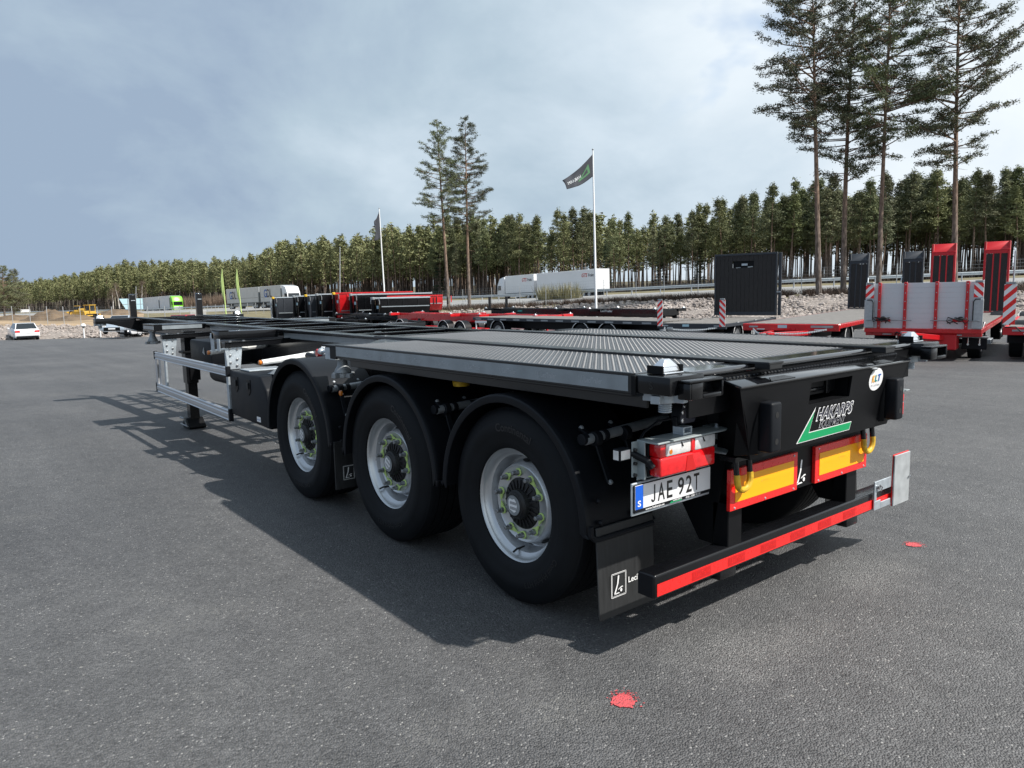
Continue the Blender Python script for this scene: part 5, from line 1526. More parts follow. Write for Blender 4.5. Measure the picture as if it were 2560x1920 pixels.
# loose dark loading arms in front of the row
mb = MB()
o = at(850, 800, 50); o.z = yard_z(o)
HK = thing('hook_frame', 'low black hook lift frame lying in front of the red tipping trailer', 'hook frame', o, -.6)
mb.beam((-1.6, 0, 1.0), (1.0, 0, 1.35), .9, .12); B('frame_arm', mb, 'blacks', HK)
mb = MB(); mb.box(-1.7, 1.2, -.5, .5, .55, .85); B('frame_bed', mb, 'blacks', HK)
for x in (-1.1, .3): road_wheel(HK, -.6, x, .48, .3, -1, False, False)
for x in (-1.1, .3): road_wheel(HK, .6, x, .48, .3, 1, False, False)

# ---- road trains on the highway
def road_train(label, pf, pr, cabmat, boxmat, text=None, logo=None, side=-1, z=None):
    d = (pr - pf); L = math.hypot(d.x, d.y)
    rz = math.atan2(d.y, d.x) - PI / 2
    T = thing('road_train', label, 'truck', pf, rz)
    sl = (pr.z - pf.z) / L
    T.rotation_euler = (math.atan(sl), 0, rz)
    mb = MB()
    cab = [(0, .55), (-.02, 1.6), (.12, 2.6), (.35, 3.0), (.75, 3.65), (1.9, 3.9), (2.15, 3.9), (2.15, .55)]
    mb.prism(cab, (-1.25, 0, 0), (0, 1, 0), (0, 0, 1), (2.5, 0, 0)); cb = B('cab', mb, cabmat, T, .06, seg=2)
    mb = MB(); mb.hexa([(-1.1, -.035, 1.65), (1.1, -.035, 1.65), (1.1, .0, 1.65), (-1.1, .0, 1.65), (-1.05, .085, 2.5), (1.05, .085, 2.5), (1.05, .14, 2.5), (-1.05, .14, 2.5)]); B('windscreen', mb, 'glass', cb, 0)
    mb = MB(); mb.box(-1.0, 1.0, -.05, .01, .65, 1.35); B('grille', mb, 'blacks' if cabmat != 'lgreen' else 'boxg', cb, .02)
    for q in (-1, 1):
        mb = MB(); mb.box(*sorted((q * 1.256, q * 1.25)), .35, 1.15, 1.75, 2.5); B('side_window', mb, 'glass', cb, 0)
        mb = MB(); mb.box(*sorted((q * 1.50, q * 1.30)), .0, .12, 1.7, 2.4); B('mirror', mb, 'blacks', cb, .02)
        mb = MB(); mb.box(*sorted((q * 1.05, q * .65)), -.055, -.02, .75, .95); B('headlight', mb, 'lampclr', cb, .01)
    segs = [(2.5, 2.5 + (L - 3.3) * .36), (2.5 + (L - 3.3) * .36 + .8, L)]
    for k, (a, b) in enumerate(segs):
        mb = MB(); mb.box(-1.28, 1.28, a, b, 1.15, 4.0); bx = B('cargo_box', mb, boxmat, T, .03)
        for ya, yb in ((a - .01, a + .12), (b - .12, b + .01)):
            mb = MB(); mb.box(-1.29, 1.29, ya, yb, 1.15, 4.02); B('box_frame', mb, 'carw' if boxmat != 'boxg' else 'galvd', bx, 0)
        mb = MB(); mb.box(-1.285, 1.285, a, b, 1.10, 1.22); B('box_sill', mb, 'galvd', bx, 0)
        mb = MB(); mb.box(-1.0, 1.0, a, b, .80, 1.10); B('chassis', mb, 'blacks', T, 0)
        ys = ([a + .2, b - 1.6, b - .5] if k == 0 else [a + 1.0, a + 2.2, b - 2.8, b - 1.6])
        for yy in ys:
            for q in (-1, 1): road_wheel(T, q * 1.05, yy, .5, .4, q, False, False)
        for q in (-1, 1):
            mb = MB(); mb.box(*sorted((q * 1.22, q * 1.20)), a + 1.4 if k else a + 1.2, b - 3.4 if k else b - 2.4, .5, 1.0); B('side_skirt', mb, boxmat if boxmat != 'boxg' else 'galvd', T, 0)
        if text:
            w = min(2.6, (b - a) * .42)
            sx = side * 1.284
            uy = (0, -1, 0) if side < 0 else (0, 1, 0)
            y0 = (a + .5 + w) if side < 0 else b - w - .5
            text(bx, sx, y0, uy, w, a, b)
    return T
def gts(bx, sx, y0, uy, w, a, b):
    def go(s, yoff, ww, z, h, mt, sh): lettering('box_lettering', s, (sx, y0 - yoff if uy[1] < 0 else y0 + yoff, z), uy, (0, 0, 1), h, ww, M[mt], bx, .02, sh, lift=.01)
    go('GTS', 0, w * .48, 2.95, .52, 'darkred', .25); go('Frakt', w * .56, w * .44, 2.97, .42, 'dgrey', 0)
def gdl(bx, sx, y0, uy, w, a, b):
    y0 = a + 1.0 if uy[1] > 0 else y0
    def go(s, yoff, ww, z, h, mt): lettering('box_lettering', s, (sx, y0 + (yoff if uy[1] > 0 else -yoff), z), uy, (0, 0, 1), h, ww, M[mt], bx, .03, 0, lift=.01)
    y1 = (b - 4.0) if uy[1] > 0 else y0
    for s, yo, ww, mt in (('G', .2, 1.25, 'blue'), ('D', 1.5, 1.15, 'dgrey'), ('L', 2.75, .8, 'dgrey')):
        lettering('box_lettering', s, (sx, b - 1.4 - yo if uy[1] < 0 else b - 4.6 + yo, 2.0), uy, (0, 0, 1), 1.45, ww, M[mt], bx, .02, 0, lift=.01)
    mb = MB(); mb.box(*sorted((sx, sx * 1.004)), a + .4, b - .4, 2.0, 2.04); B('box_line', mb, 'dgrey', bx, 0)
road_train('white road train with two white boxes lettered GTS Frakt driving left on the highway', at(1259, 752, 127), at(1508, 742, 107), 'carw', 'boxw', gts, side=1)
road_train('road train with two pale grey boxes marked GDL behind the tipping trailers', at(737, 768, 132), at(584, 773, 152), 'carw', 'boxg', gdl, side=-1)
road_train('road train with a lime green cab and two plain grey boxes on the far highway', at(447, 780, 206), at(371, 783, 226), 'lgreen', 'boxg', None, side=-1).scale = (1.12, 1.0, 1.15)

# ---- parked cars
def car(label, px, py, d, ang, paint, wagon=False, van=False, roof=1.46, group='cars parked at the yard edge', sink=0, z=None):
    """ang: direction of travel relative to straight away from the camera"""
    o = at(px, py, d)
    az = azimuth(px) + ang
    T = thing('parked_car', label, 'car' if not van else 'van', o, -az, group)
    L, W, H = (4.6, 1.82, roof)
    y0, y1 = -L / 2, L / 2                                     # front towards +y
    low = [(y0, .35), (y0 - .02, .62), (y0 + .05, .92), (y0 + .45, .98), (y1 - 1.25, .96), (y1 - .35, .80), (y1 - .02, .62), (y1, .32), (y0 + .1, .22)]
    mb = MB(); mb.prism(low, (-W / 2, 0, 0), (0, 1, 0), (0, 0, 1), (W, 0, 0)); b = B('body', mb, paint, T, .07, seg=2)
    ra, rb = (y0 + .25, y0 + .75) if wagon else (y0 + .45, y0 + 1.25)
    fa, fb = y1 - 1.35, y1 - 2.15
    if van: ra, rb, fa, fb = y0 + .06, y0 + .25, y1 - .95, y1 - 1.7
    wb, wt = W / 2 - .06, W / 2 - .22
    mb = MB(); mb.hexa([(-wb, ra, .94), (wb, ra, .94), (wb, fa, .92), (-wb, fa, .92), (-wt, rb, H), (wt, rb, H), (wt, fb, H), (-wt, fb, H)])
    cb = B('cabin', mb, paint, T, .05, seg=2)
    def face(name, a, b2, c, d2, sh=.10):
        q = [Vector(v) for v in (a, b2, c, d2)]; ctr = sum(q, Vector()) / 4
        n = (q[1] - q[0]).cross(q[3] - q[0]).normalized()
        q = [p.lerp(ctr, sh) for p in q]
        mb = MB(); mb.hexa([p + n * .004 for p in q] + [p + n * .014 for p in q]); B(name, mb, 'glass', cb, 0)
    face('rear_window', (-wb, ra, .96), (wb, ra, .96), (wt, rb, H), (-wt, rb, H))
    face('windscreen', (wb, fa, .94), (-wb, fa, .94), (-wt, fb, H), (wt, fb, H))
    face('side_window', (-wb, fa, .94), (-wb, ra, .96), (-wt, rb, H), (-wt, fb, H), .12)
    face('side_window', (wb, ra, .96), (wb, fa, .94), (wt, fb, H), (wt, rb, H), .12)
    for q in (-1, 1):
        for yy in (y0 + .85, y1 - .9): road_wheel(T, q * (W / 2 - .11), yy, .32, .21, q, False, False)
        mb = MB(); mb.box(*sorted((q * .88, q * .52)), y0 - .03, y0 + .04, .70, .86); B('tail_light', mb, 'lampred', b, .015)
        mb = MB(); mb.box(*sorted((q * .86, q * .48)), y1 - .14, y1 - .04, .60, .72); B('headlight', mb, 'lampclr', b, .015)
        mb = MB(); mb.box(*sorted((q * 1.06, q * .90)), fa - .35, fa - .20, .93, 1.06); B('mirror', mb, paint, cb, .02)
    mb = MB(); mb.box(-.26, .26, y0 - .045, y0 - .02, .60, .71); B('number_plate', mb, 'white', b, 0)
    mb = MB(); mb.box(-.26, .26, y1 - .01, y1 + .02, .42, .53); B('number_plate', mb, 'white', b, 0)
    mb = MB(); mb.box(-.62, .62, y1 - .06, y1 + .012, .30, .58); B('grille', mb, 'blacks', b, .02)
    mb = MB(); mb.box(-.75, .75, y1 - .04, y1 + .02, .24, .29); B('front_trim', mb, 'chrome', b, 0)
    mb = MB(); mb.box(-.80, .80, y0 - .03, y0 + .1, .22, .40); B('rear_valance', mb, 'plast', b, .02)
    return T
car('white hatchback parked facing away at the left edge of the yard', 60, 849, 65, -.13, 'carw', True)
car('silver blue car parked nose first by the rubble bank, below the trailer front', 306, 833, 62, PI + .32, 'cars')
car('dark red car of which only the roof shows over the black trailer frame', 452, 837, 66, PI + .45, 'carr', True, roof=1.75)
car('white car whose rounded roof shows between the upright post and the red car', 368, 838, 68, .9, 'carw', False, roof=1.55)

# ---- earth moving machines on the sandy field
def bulldozer():
    o = at(222, 796, 112)
    T = thing('bulldozer', 'yellow bulldozer with raised blade on the sandy field', 'bulldozer', o, -azimuth(222) + 2.3)
    for q in (-1, 1):
        mb = MB(); mb.prism([(-1.6, .25), (-1.3, 0), (1.3, 0), (1.6, .25), (1.5, .75), (1.1, .95), (-1.1, .95), (-1.5, .75)], (q * 1.0 - .25, 0, 0), (0, 1, 0), (0, 0, 1), (.5, 0, 0)); B('track', mb, 'blacks', T, .03)
    mb = MB(); mb.box(-.7, .7, -1.3, .2, .6, 1.5); mb.prism([(.2, .6), (1.7, .6), (1.7, 1.35), (.2, 1.6)], (-.55, 0, 0), (0, 1, 0), (0, 0, 1), (1.1, 0, 0)); B('body', mb, 'yellow', T, .05)
    mb = MB()
    for x in (-.7, .7):
        for y in (-1.1, .2): mb.box(x - .06, x + .06, y - .06, y + .06, 1.5, 2.7)
    mb.box(-.85, .85, -1.3, .4, 2.7, 2.82); cb = B('cab_frame', mb, 'yellow', T, .02)
    mb = MB(); mb.box(-.62, .62, -1.0, .12, 1.55, 2.65); B('cab_glass', mb, 'glass', cb, 0)
    mb = MB(); mb.prism([(2.2, .2), (2.45, .1), (2.35, .8), (2.5, 1.5), (2.3, 1.5), (2.1, .8)], (-1.7, 0, 0), (0, 1, 0), (0, 0, 1), (3.4, 0, 0)); B('blade', mb, 'yellow', T, .02)
    for q in (-1, 1):
        mb = MB(); mb.beam((q * 1.35, .2, .6), (q * 1.35, 2.2, .6), .18, .22); B('push_arm', mb, 'yellow', T, .02)
    mb = MB(); mb.beam((-.5, -1.3, 1.0), (-.5, -2.2, .6), .2, .2); mb.box(-.8, .8, -2.3, -2.0, .3, .9); B('ripper', mb, 'yellow', T, .02); T.scale = (.72, .72, .72)
bulldozer()
o = at(195, 789, 118)
T = WLD = thing('wheel_loader', 'yellow wheel loader half hidden behind the soil heaps left of the bulldozer', 'loader', o, -azimuth(195) + 1.2)
mb = MB(); mb.box(-1.0, 1.0, -2.4, -.6, .9, 2.0); B('engine_cover', mb, 'yellow', T, .1)
mb = MB(); mb.box(-.8, .8, -.6, .6, .8, 1.6); B('body', mb, 'yellow', T, .05)
mb = MB(); mb.box(-.75, .75, -.5, .5, 1.6, 2.7); cbb = B('cab', mb, 'glass', T, .04)
mb = MB(); mb.box(-.8, .8, -.55, .55, 2.7, 2.8); B('cab_roof', mb, 'yellow', cbb, .02)
mb = MB(); mb.beam((-.4, .4, 1.5), (-.4, 2.4, .7), .2, .3); mb.beam((.4, .4, 1.5), (.4, 2.4, .7), .2, .3); B('lift_arm', mb, 'yellow', T, .02)
mb = MB(); mb.prism([(2.3, .2), (3.3, .15), (2.7, .5), (2.5, 1.2), (2.3, 1.2)], (-1.3, 0, 0), (0, 1, 0), (0, 0, 1), (2.6, 0, 0)); B('bucket', mb, 'yellow', T, .02)
for q in (-1, 1):
    for y in (-1.5, 1.2): road_wheel(T, q * .95, y, .72, .5, q, False, False, 'yellow')
o = at(64, 783, 170)
T = thing('site_hut', 'small white site trailer on the sandy field behind the fence, far left', 'site hut', o, -azimuth(64) + 1.5)
mb = MB(); mb.box(-1.2, 1.2, -2.2, 2.2, .5, 2.0); hut = B('hut_body', mb, 'boxw', T, .05); T.scale = (.42, .42, .42)
mb = MB(); mb.box(1.201, 1.22, -.6, .4, 1.0, 1.7); B('hut_window', mb, 'glass', hut, 0)
for q in (-1, 1): road_wheel(T, q * 1.0, 0, .35, .2, q, False, False)

WLD.scale = (.55, .55, .55)
# ---- soil heaps and shrubs
def heap(label, px, py, d, rx, ry, h):
    V = []; F = []; n = 28; m = 9
    ph = [rnd.uniform(0, 6) for _ in range(6)]
    for i in range(m + 1):
        t = i / m
        for k in range(n):
            a = 2 * PI * k / n
            q = 1 + .16 * math.sin(2 * a + ph[0]) + .10 * math.sin(5 * a + ph[1])
            r = (1 - t) * q
            z = h * (math.sin(PI / 2 * t) ** 1.3) * (1 + .12 * math.sin(3 * a + ph[2])) + (rnd.uniform(-.10, .12) * h if 0 < i < m else 0)
            V.append((rx * r * math.cos(a), ry * r * math.sin(a), z - .15))
    F = [(i * n + k, i * n + (k + 1) % n, (i + 1) * n + (k + 1) % n, (i + 1) * n + k) for i in range(m) for k in range(n)]
    F.append(tuple(range(m * n, (m + 1) * n)))
    o = raw('soil_heap', V, F, M['soil'], smooth=True)
    o.location = at(px, py, d); o.rotation_euler = (0, 0, -azimuth(px))
    tag(o, label, 'soil heap', 'soil heaps on the sandy field')
heap('broad brown soil heap behind the fence, right of the site hut', 132, 804, 112, 4.4, 3, 1.7)
heap('low brown soil heap at the far left behind the fence', 40, 806, 118, 6.0, 3, 1.2)
heap('brown soil heap in front of the yellow loader', 188, 803, 108, 3.6, 2.5, 1.0)
heap('grey brown soil mound below the pale blue billboard', 292, 788, 190, 9, 4, 1.5)

# ---- billboard seen from behind
o = at(332, 783, 200)
T = thing('billboard', 'pale blue billboard with a slanted left edge beside the highway', 'billboard', o, -azimuth(332))
mb = MB(); mb.prism([(-3.0, 3.9), (-1.6, 1.1), (2.6, 1.0), (2.6, 3.9)], (0, 0, 0), (1, 0, 0), (0, 0, 1), (0, .15, 0)); bb = B('board', mb, 'sign', T, .01)
for x in (-.9, .6, 2.1):
    mb = MB(); mb.box(x - .06, x + .06, -.12, -.001, 0, 3.9); B('board_post', mb, 'post', T, 0)
mb = MB(); mb.box(-2.2, 2.6, -.06, -.001, 2.4, 2.48); B('board_batten', mb, 'post', bb, 0)

# ---- flagpoles
def cloth(name, corners, mat, pole_parent, nu=26, nv=14, wave=.10, logo=False, side=None):
    tl, bl, tr, br = corners
    nrm = (tr - tl).cross(bl - tl).normalized()
    def pt(u, v, off=0):
        p = tl.lerp(bl, v).lerp(tr.lerp(br, v), u)
        w = wave * math.sin(u * 8 + v * 2.2) * u + wave * .6 * math.sin(u * 15 - v * 4 + 1) * u
        p = p + nrm * (w + off) + Vector((0, 0, -.16 * math.sin(PI * u) * (1 if logo else .2)))
        return p
    V = [pt(i / nu, j / nv) for j in range(nv + 1) for i in range(nu + 1)]
    F = [(j * (nu + 1) + i, j * (nu + 1) + i + 1, (j + 1) * (nu + 1) + i + 1, (j + 1) * (nu + 1) + i) for j in range(nv) for i in range(nu)]
    inv = pole_parent.matrix_basis.inverted()
    f = raw(name, [inv @ v for v in V], F, mat, pole_parent, smooth=True)
    md = f.modifiers.new('thickness', 'SOLIDIFY'); md.thickness = .006
    if logo:
        def patch(nm, poly, mt, off):
            bm = bmesh.new(); vs = [bm.verts.new((p[0], p[1], 0)) for p in poly]; bm.faces.new(vs)
            bmesh.ops.triangulate(bm, faces=bm.faces[:]); bmesh.ops.subdivide_edges(bm, edges=bm.edges[:], cuts=6, use_grid_fill=True)
            vv = [inv @ pt(v.co.x, v.co.y, off) for v in bm.verts]; bm.verts.index_update()
            ff = [[v.index for v in q.verts] for q in bm.faces]; bm.free()
            raw(nm, vv, ff, mt, f)
        for off in (.012, -.012):
            patch('flag_logo', [(.10, .72), (.16, .22), (.56, .76)], M['flagg'], off)
            patch('flag_logo', [(.19, .62), (.21, .40), (.40, .64)], M['flagd'], off * 1.6)
        v, ff, w, h = text_geo('HAKARPS', .01, .1)
        for off in (.014, -.014):
            raw('flag_lettering', [inv @ pt(.42 + p[0] / w * .50, .62 - p[1] / h * .22, off) for p in v], ff, M['galvd'], f)
    return f
def flagpole(label, base, top, d, dt=None):
    a, b = at(*base, d), at(*top, dt or d)
    T = thing('flagpole', label, 'flagpole', a, 0)
    v = b - a
    mb = MB(); mb.tube([(0, 0, 0), v * .5, v], [.085, .07, .045], 14); B('pole', mb, 'polew', T, 0)
    mb = MB(); mb.sphere(v + Vector((0, 0, .06)), .07, 10, 6); B('finial', mb, 'galvd', T, 0)
    mb = MB(); mb.lathe((0, 0, 0), (0, 0, 1), [(0, .2), (.05, .2), (.08, .11), (.4, .10)], 14); B('pole_foot', mb, 'polew', T, 0)
    return T
FR = flagpole('tall white flagpole flying a dark flag with a green emblem', (1491, 800), (1482, 376), 50)
bpy.context.view_layer.update()
FRm = FR.matrix_basis
cloth('flag', (at(1481, 386, 49.95), at(1482, 441, 49.95), at(1404, 452, 49.0), at(1419, 472, 48.6)), M['flagd'], FR, logo=True)
FL = flagpole('white flagpole with a limp dark flag left of the two tall pines', (965, 800), (948, 522), 82)
bpy.context.view_layer.update()
cloth('flag', (at(947.5, 528, 81.9), at(951.5, 596, 81.9), at(933, 566, 80.2), at(938, 602, 80.0)), M['flagd'], FL, wave=.16)
def beach_flag(label, px, d, lean):
    a = at(px, 806, d); a.z = yard_z(a) if yard_z(a) > a.z else a.z
    b = at(px - lean, 672, d)
    T = thing('feather_flag', label, 'flag', a, 0, 'lime feather flags')
    v = b - a
    mb = MB(); mb.tube([(0, 0, 0), v * .5, v], [.06, .045, .02], 8); B('pole', mb, 'poleg', T, 0)
    V = []; F = []
    for i in range(13):
        t = .42 + .58 * i / 12
        wdt = .24 * math.sin(PI * min(1, (i + .6) / 12.6)) ** .6
        p = v * t
        V += [p + RH * -.03, p + RH * -wdt + Vector((0, 0, -.1))]
    F = [(2 * i, 2 * i + 2, 2 * i + 3, 2 * i + 1) for i in range(12)]
    f = raw('banner', V, F, M['poleg'], T, smooth=True); md = f.modifiers.new('thickness', 'SOLIDIFY'); md.thickness = .01
    mb = MB(); mb.box(-.35, .35, -.35, .35, 0, .06); B('flag_foot', mb, 'blacks', T)
beach_flag('lime feather flag on the left of the pair', 567, 66, 12)
beach_flag('lime feather flag on the right of the pair, nearer the grey road train', 606, 66, 14)
def street_lamp(label, px, y0, y1, d):
    a, b = at(px, y0, d), at(px, y1, d)
    T = thing('street_lamp', label, 'street lamp', a, 0, 'street lamps along the highway')
    mb = MB(); mb.tube([(0, 0, 0), b - a], [.10, .06], 8); B('lamp_post', mb, 'post', T, 0)
    mb = MB(); mb.beam(b - a, b - a + RH * -.9 + Vector((0, 0, .06)), .2, .1); B('lamp_head', mb, 'blacks', T, .02)
street_lamp('grey street lamp in front of the forest, left of the limp dark flag', 850, 760, 617, 150)
street_lamp('street lamp above the pale blue billboard', 340, 783, 716, 190)
def bollard(label, px, py, d):
    a = at(px, py, d)
    T = thing('lamp_bollard', label, 'bollard', a, 0, 'bollards at the yard edge')
    mb = MB(); mb.tube([(0, 0, 0), (0, 0, .95)], .055, 10); B('bollard_post', mb, 'polew', T, 0)
    mb = MB(); mb.lathe((0, 0, .9), (0, 0, 1), [(0, .12), (.12, .14)], 14); B('lamp_lens', mb, 'blacks', T, 0)
    mb = MB(); mb.lathe((0, 0, 1.02), (0, 0, 1), [(0, .20), (.10, .19), (.20, .12), (.22, .0)], 16, caps=False); B('lamp_cap', mb, 'polew', T, 0)
bollard('white lamp bollard with a round cap in front of the rubble bank', 211, 845, 64)
bollard('white lamp bollard half hidden behind the silver blue car', 252, 843, 64)

# ---- guardrail along the median
def railing(label, pxs, k, hgt=.74, lift=0):
    T = thing('guardrail', label, 'guardrail', land(pxs[0], k), 0)
    o = T.location.copy()
    pts = [land(px, k) - o for px in pxs]
    loop = [(-.02, -.155), (.0, -.155), (.05, -.11), (.05, -.06), (.0, -.02), (.0, .02), (.05, .06), (.05, .11), (.0, .155), (-.02, .155), (.03, .10), (.03, .07), (-.02, .03), (-.02, -.03), (.03, -.07), (.03, -.10)]
    fr = []
    for i, p in enumerate(pts):
        d = (pts[min(i + 1, len(pts) - 1)] - pts[max(i - 1, 0)]); d.z = 0; d.normalize()
        nrm = Vector((d.y, -d.x, 0))
        if nrm.dot(CP - (p + o)) < 0: nrm = -nrm
        fr.append((p + Vector((0, 0, hgt)), nrm, Vector((0, 0, 1))))
    mb = MB(); mb.sweep(loop, fr); B('rail_beam', mb, 'rail', T, 0)
    acc = 0
    for i in range(len(pts) - 1):
        a, b = pts[i], pts[i + 1]; L = (b - a).length
        q = 4.0 - acc
        while q < L:
            p = a.lerp(b, q / L); mb = MB(); mb.box(p.x - .05, p.x + .05, p.y - .05, p.y + .05, p.z - .2, p.z + hgt + .1); B('rail_post', mb, 'post', T, 0)
            q += 4.0
        acc = (L - (q - 4.0))
railing('galvanised guardrail along the highway median in front of the forest', list(range(900, 2801, 50)), 3)
railing('pale guardrail along the far stretch of highway at left', list(range(-300, 891, 70)), 3, .7)

# ---- wire fences
def fence(label, pxs, fn, h, wires=True):
    T = thing('wire_fence', label, 'fence', fn(pxs[0]), 0, 'wire fences around the yard')
    o = T.location.copy(); P0 = [fn(px) - o for px in pxs]
    for p in P0:
        mb = MB(); mb.tube([p - Vector((0, 0, .3)), p + Vector((0, 0, h))], .034, 6); B('fence_post', mb, 'post', T, 0)
    if wires:
        mb = MB()
        for a, b in zip(P0, P0[1:]):
            for k in range(9):
                z = Vector((0, 0, .1 + (h - .15) * k / 8)); mb.tube([a + z, b + z], .0045, 3, caps=False)
            L = (b - a).length; m = int(L / .3)
            for k in range(1, m):
                p = a.lerp(b, k / m); mb.tube([p + Vector((0, 0, .1)), p + Vector((0, 0, h - .05))], .0035, 3, caps=False)
        tag(B('fence_wire', mb, 'post', T, 0, smooth=0), kind='stuff')
fence('tall game fence on the verge between the rubble bank and the highway', [1000, 1080, 1158, 1230, 1300, 1365, 1428, 1510, 1590, 1660, 1745, 1830, 1915, 2003, 2110, 2240, 2340, 2482, 2600, 2720], lambda px: land(px, 1, .45), 2.2)
fence('thin steel fence posts with wire behind the rubble bank at left', [-60, -10, 33, 77, 120, 161, 203, 246, 282, 325, 372, 414, 452], lambda px: land(px, 1, .03), 1.9)
fence('low steel fence in front of the far highway, left of the tipping trailers', [480, 500, 520, 540, 560, 580, 600, 620, 640, 660, 680, 700], lambda px: land(px, 1, .55), 1.7)
o = at(497, 812, 92); T = thing('equipment_cabinet', 'pale grey green equipment cabinet at the fence left of the lime flags', 'cabinet', o, -azimuth(497))
mb = MB(); mb.box(-.95, .95, 0, .8, 0, 1.75); cbx = B('cabinet_body', mb, 'conc', T, .03)
for x in (-.45, .45):
    mb = MB(); mb.box(x - .42, x + .42, -.03, -.001, .12, 1.65); B('cabinet_door', mb, 'conc', cbx, .01)

# ================================================================ trees
def needle_mat(name, c1, c2, sc):
    m = pm(name, c1, .7, var=.1, col2=c2, vscale=sc, spec=.25)
    nt = m.node_tree; b = nt.nodes['Principled BSDF']; N, L = nt.nodes.new, nt.links.new
    src = b.inputs['Base Color'].links[0].from_socket
    oi = N('ShaderNodeObjectInfo'); hs = N('ShaderNodeHueSaturation')
    for inp, a, c in (('Hue', .485, .515), ('Value', .68, 1.35), ('Saturation', .8, 1.1)):
        mr = N('ShaderNodeMapRange'); mr.inputs['To Min'].default_value = a; mr.inputs['To Max'].default_value = c
        w = N('ShaderNodeMath'); w.operation = 'FRACT'; k = N('ShaderNodeMath'); k.operation = 'MULTIPLY'; k.inputs[1].default_value = {'Hue': 7.3, 'Value': 1.0, 'Saturation': 3.7}[inp]
        L(oi.outputs['Random'], k.inputs[0]); L(k.outputs[0], w.inputs[0]); L(w.outputs[0], mr.inputs[0]); L(mr.outputs[0], hs.inputs[inp])
    L(src, hs.inputs['Color']); L(hs.outputs[0], b.inputs['Base Color'])
    return m
M['needle'] = needle_mat('pine_needles', (.084, .098, .046), (.190, .198, .092), .8)
M['needlet'] = needle_mat('tall_pine_needles', (.058, .072, .040), (.155, .168, .085), 1.3)
M['needled'] = needle_mat('spruce_needles', (.014, .022, .012), (.036, .050, .022), 1.0)
def bark_mat():
    m = bpy.data.materials.new('pine_bark'); m.use_nodes = True
    nt = m.node_tree; b = nt.nodes['Principled BSDF']; N, L = nt.nodes.new, nt.links.new
    tc = N('ShaderNodeTexCoord')
    sp = N('ShaderNodeSeparateXYZ'); L(tc.outputs['Object'], sp.inputs[0])
    mp = N('ShaderNodeMapping'); mp.inputs['Scale'].default_value = (6, 6, 1.6); L(tc.outputs['Object'], mp.inputs[0])
    n = N('ShaderNodeTexNoise'); n.inputs['Scale'].default_value = 1.6; n.inputs['Detail'].default_value = 5; L(mp.outputs[0], n.inputs['Vector'])
    r1 = N('ShaderNodeValToRGB'); r1.color_ramp.elements[0].position = .35; r1.color_ramp.elements[1].position = .68
    r1.color_ramp.elements[0].color = (.060, .046, .038, 1); r1.color_ramp.elements[1].color = (.20, .165, .145, 1)
    r2 = N('ShaderNodeValToRGB'); r2.color_ramp.elements[0].position = .35; r2.color_ramp.elements[1].position = .68
    r2.color_ramp.elements[0].color = (.105, .066, .044, 1); r2.color_ramp.elements[1].color = (.27, .18, .13, 1)
    L(n.outputs['Fac'], r1.inputs[0]); L(n.outputs['Fac'], r2.inputs[0])
    mr = N('ShaderNodeMapRange'); mr.inputs['From Min'].default_value = 2.0; mr.inputs['From Max'].default_value = 7.5; L(sp.outputs[2], mr.inputs[0])
    mx = N('ShaderNodeMixRGB'); L(mr.outputs[0], mx.inputs[0]); L(r1.outputs[0], mx.inputs[1]); L(r2.outputs[0], mx.inputs[2])
    L(mx.outputs[0], b.inputs['Base Color']); b.inputs['Roughness'].default_value = .9
    bp = N('ShaderNodeBump'); bp.inputs['Strength'].default_value = .6; bp.inputs['Distance'].default_value = .04; L(n.outputs['Fac'], bp.inputs['Height']); L(bp.outputs[0], b.inputs['Normal'])
    return m
M['bark'] = bark_mat()
M['birch'] = pm('birch_bark', (.55, .53, .50), .8, var=.1, col2=(.20, .17, .15), vscale=2.2)
M['twig'] = pm('bare_twigs', (.16, .115, .085), .9, var=.3, vscale=2)
M['willow'] = pm('willow_twigs', (.24, .22, .115), .9, var=.3, vscale=2)
M['heath'] = pm('dry_heath', (.060, .040, .030), .95, var=.3, vscale=1.5)

def trunk_geo(H, r0, n=7, seg=9, bend=.25, rng=rnd, top=.03):
    ph = rng.uniform(0, 6.28); b = rng.uniform(-bend, bend); c = rng.uniform(-bend, bend)
    def axis(z):
        t = z / H
        return Vector((b * math.sin(t * 2.2 + ph) - b * math.sin(ph), c * math.sin(t * 2.7 + ph) - c * math.sin(ph), z))
    mb = MB()
    zs = [-.4] + [H * (i / seg) for i in range(seg + 1)]
    rr = [r0 * 1.35] + [max(top, r0 * (1 - .9 * (i / seg) ** 1.15)) * (1.12 if i == 0 else 1) for i in range(seg + 1)]
    mb.tube([axis(z) for z in zs], rr, n)
    return mb, axis

def tufts(centers, size, per, spread, flat=.55):
    """clusters of small leaf sized triangles around each centre"""
    C = np.repeat(np.array(centers, float), per, axis=0)
    N = len(C)
    C = C + nr.normal(0, 1, (N, 3)) * spread * np.array([1, 1, flat])
    d = nr.normal(0, 1, (N, 3)); d[:, 2] = d[:, 2] * .6 + .35
    d /= np.linalg.norm(d, axis=1, keepdims=True)
    e = np.cross(d, nr.normal(0, 1, (N, 3))); e /= np.linalg.norm(e, axis=1, keepdims=True)
    L = size * nr.uniform(.65, 1.35, (N, 1)); W = L * nr.uniform(.30, .5, (N, 1))
    V = np.concatenate([C - e * W * .5 - d * L * .35, C + e * W * .5 - d * L * .35, C + d * L * .65], axis=1).reshape(-1, 3)
    F = np.arange(N * 3).reshape(-1, 3)
    return V, F

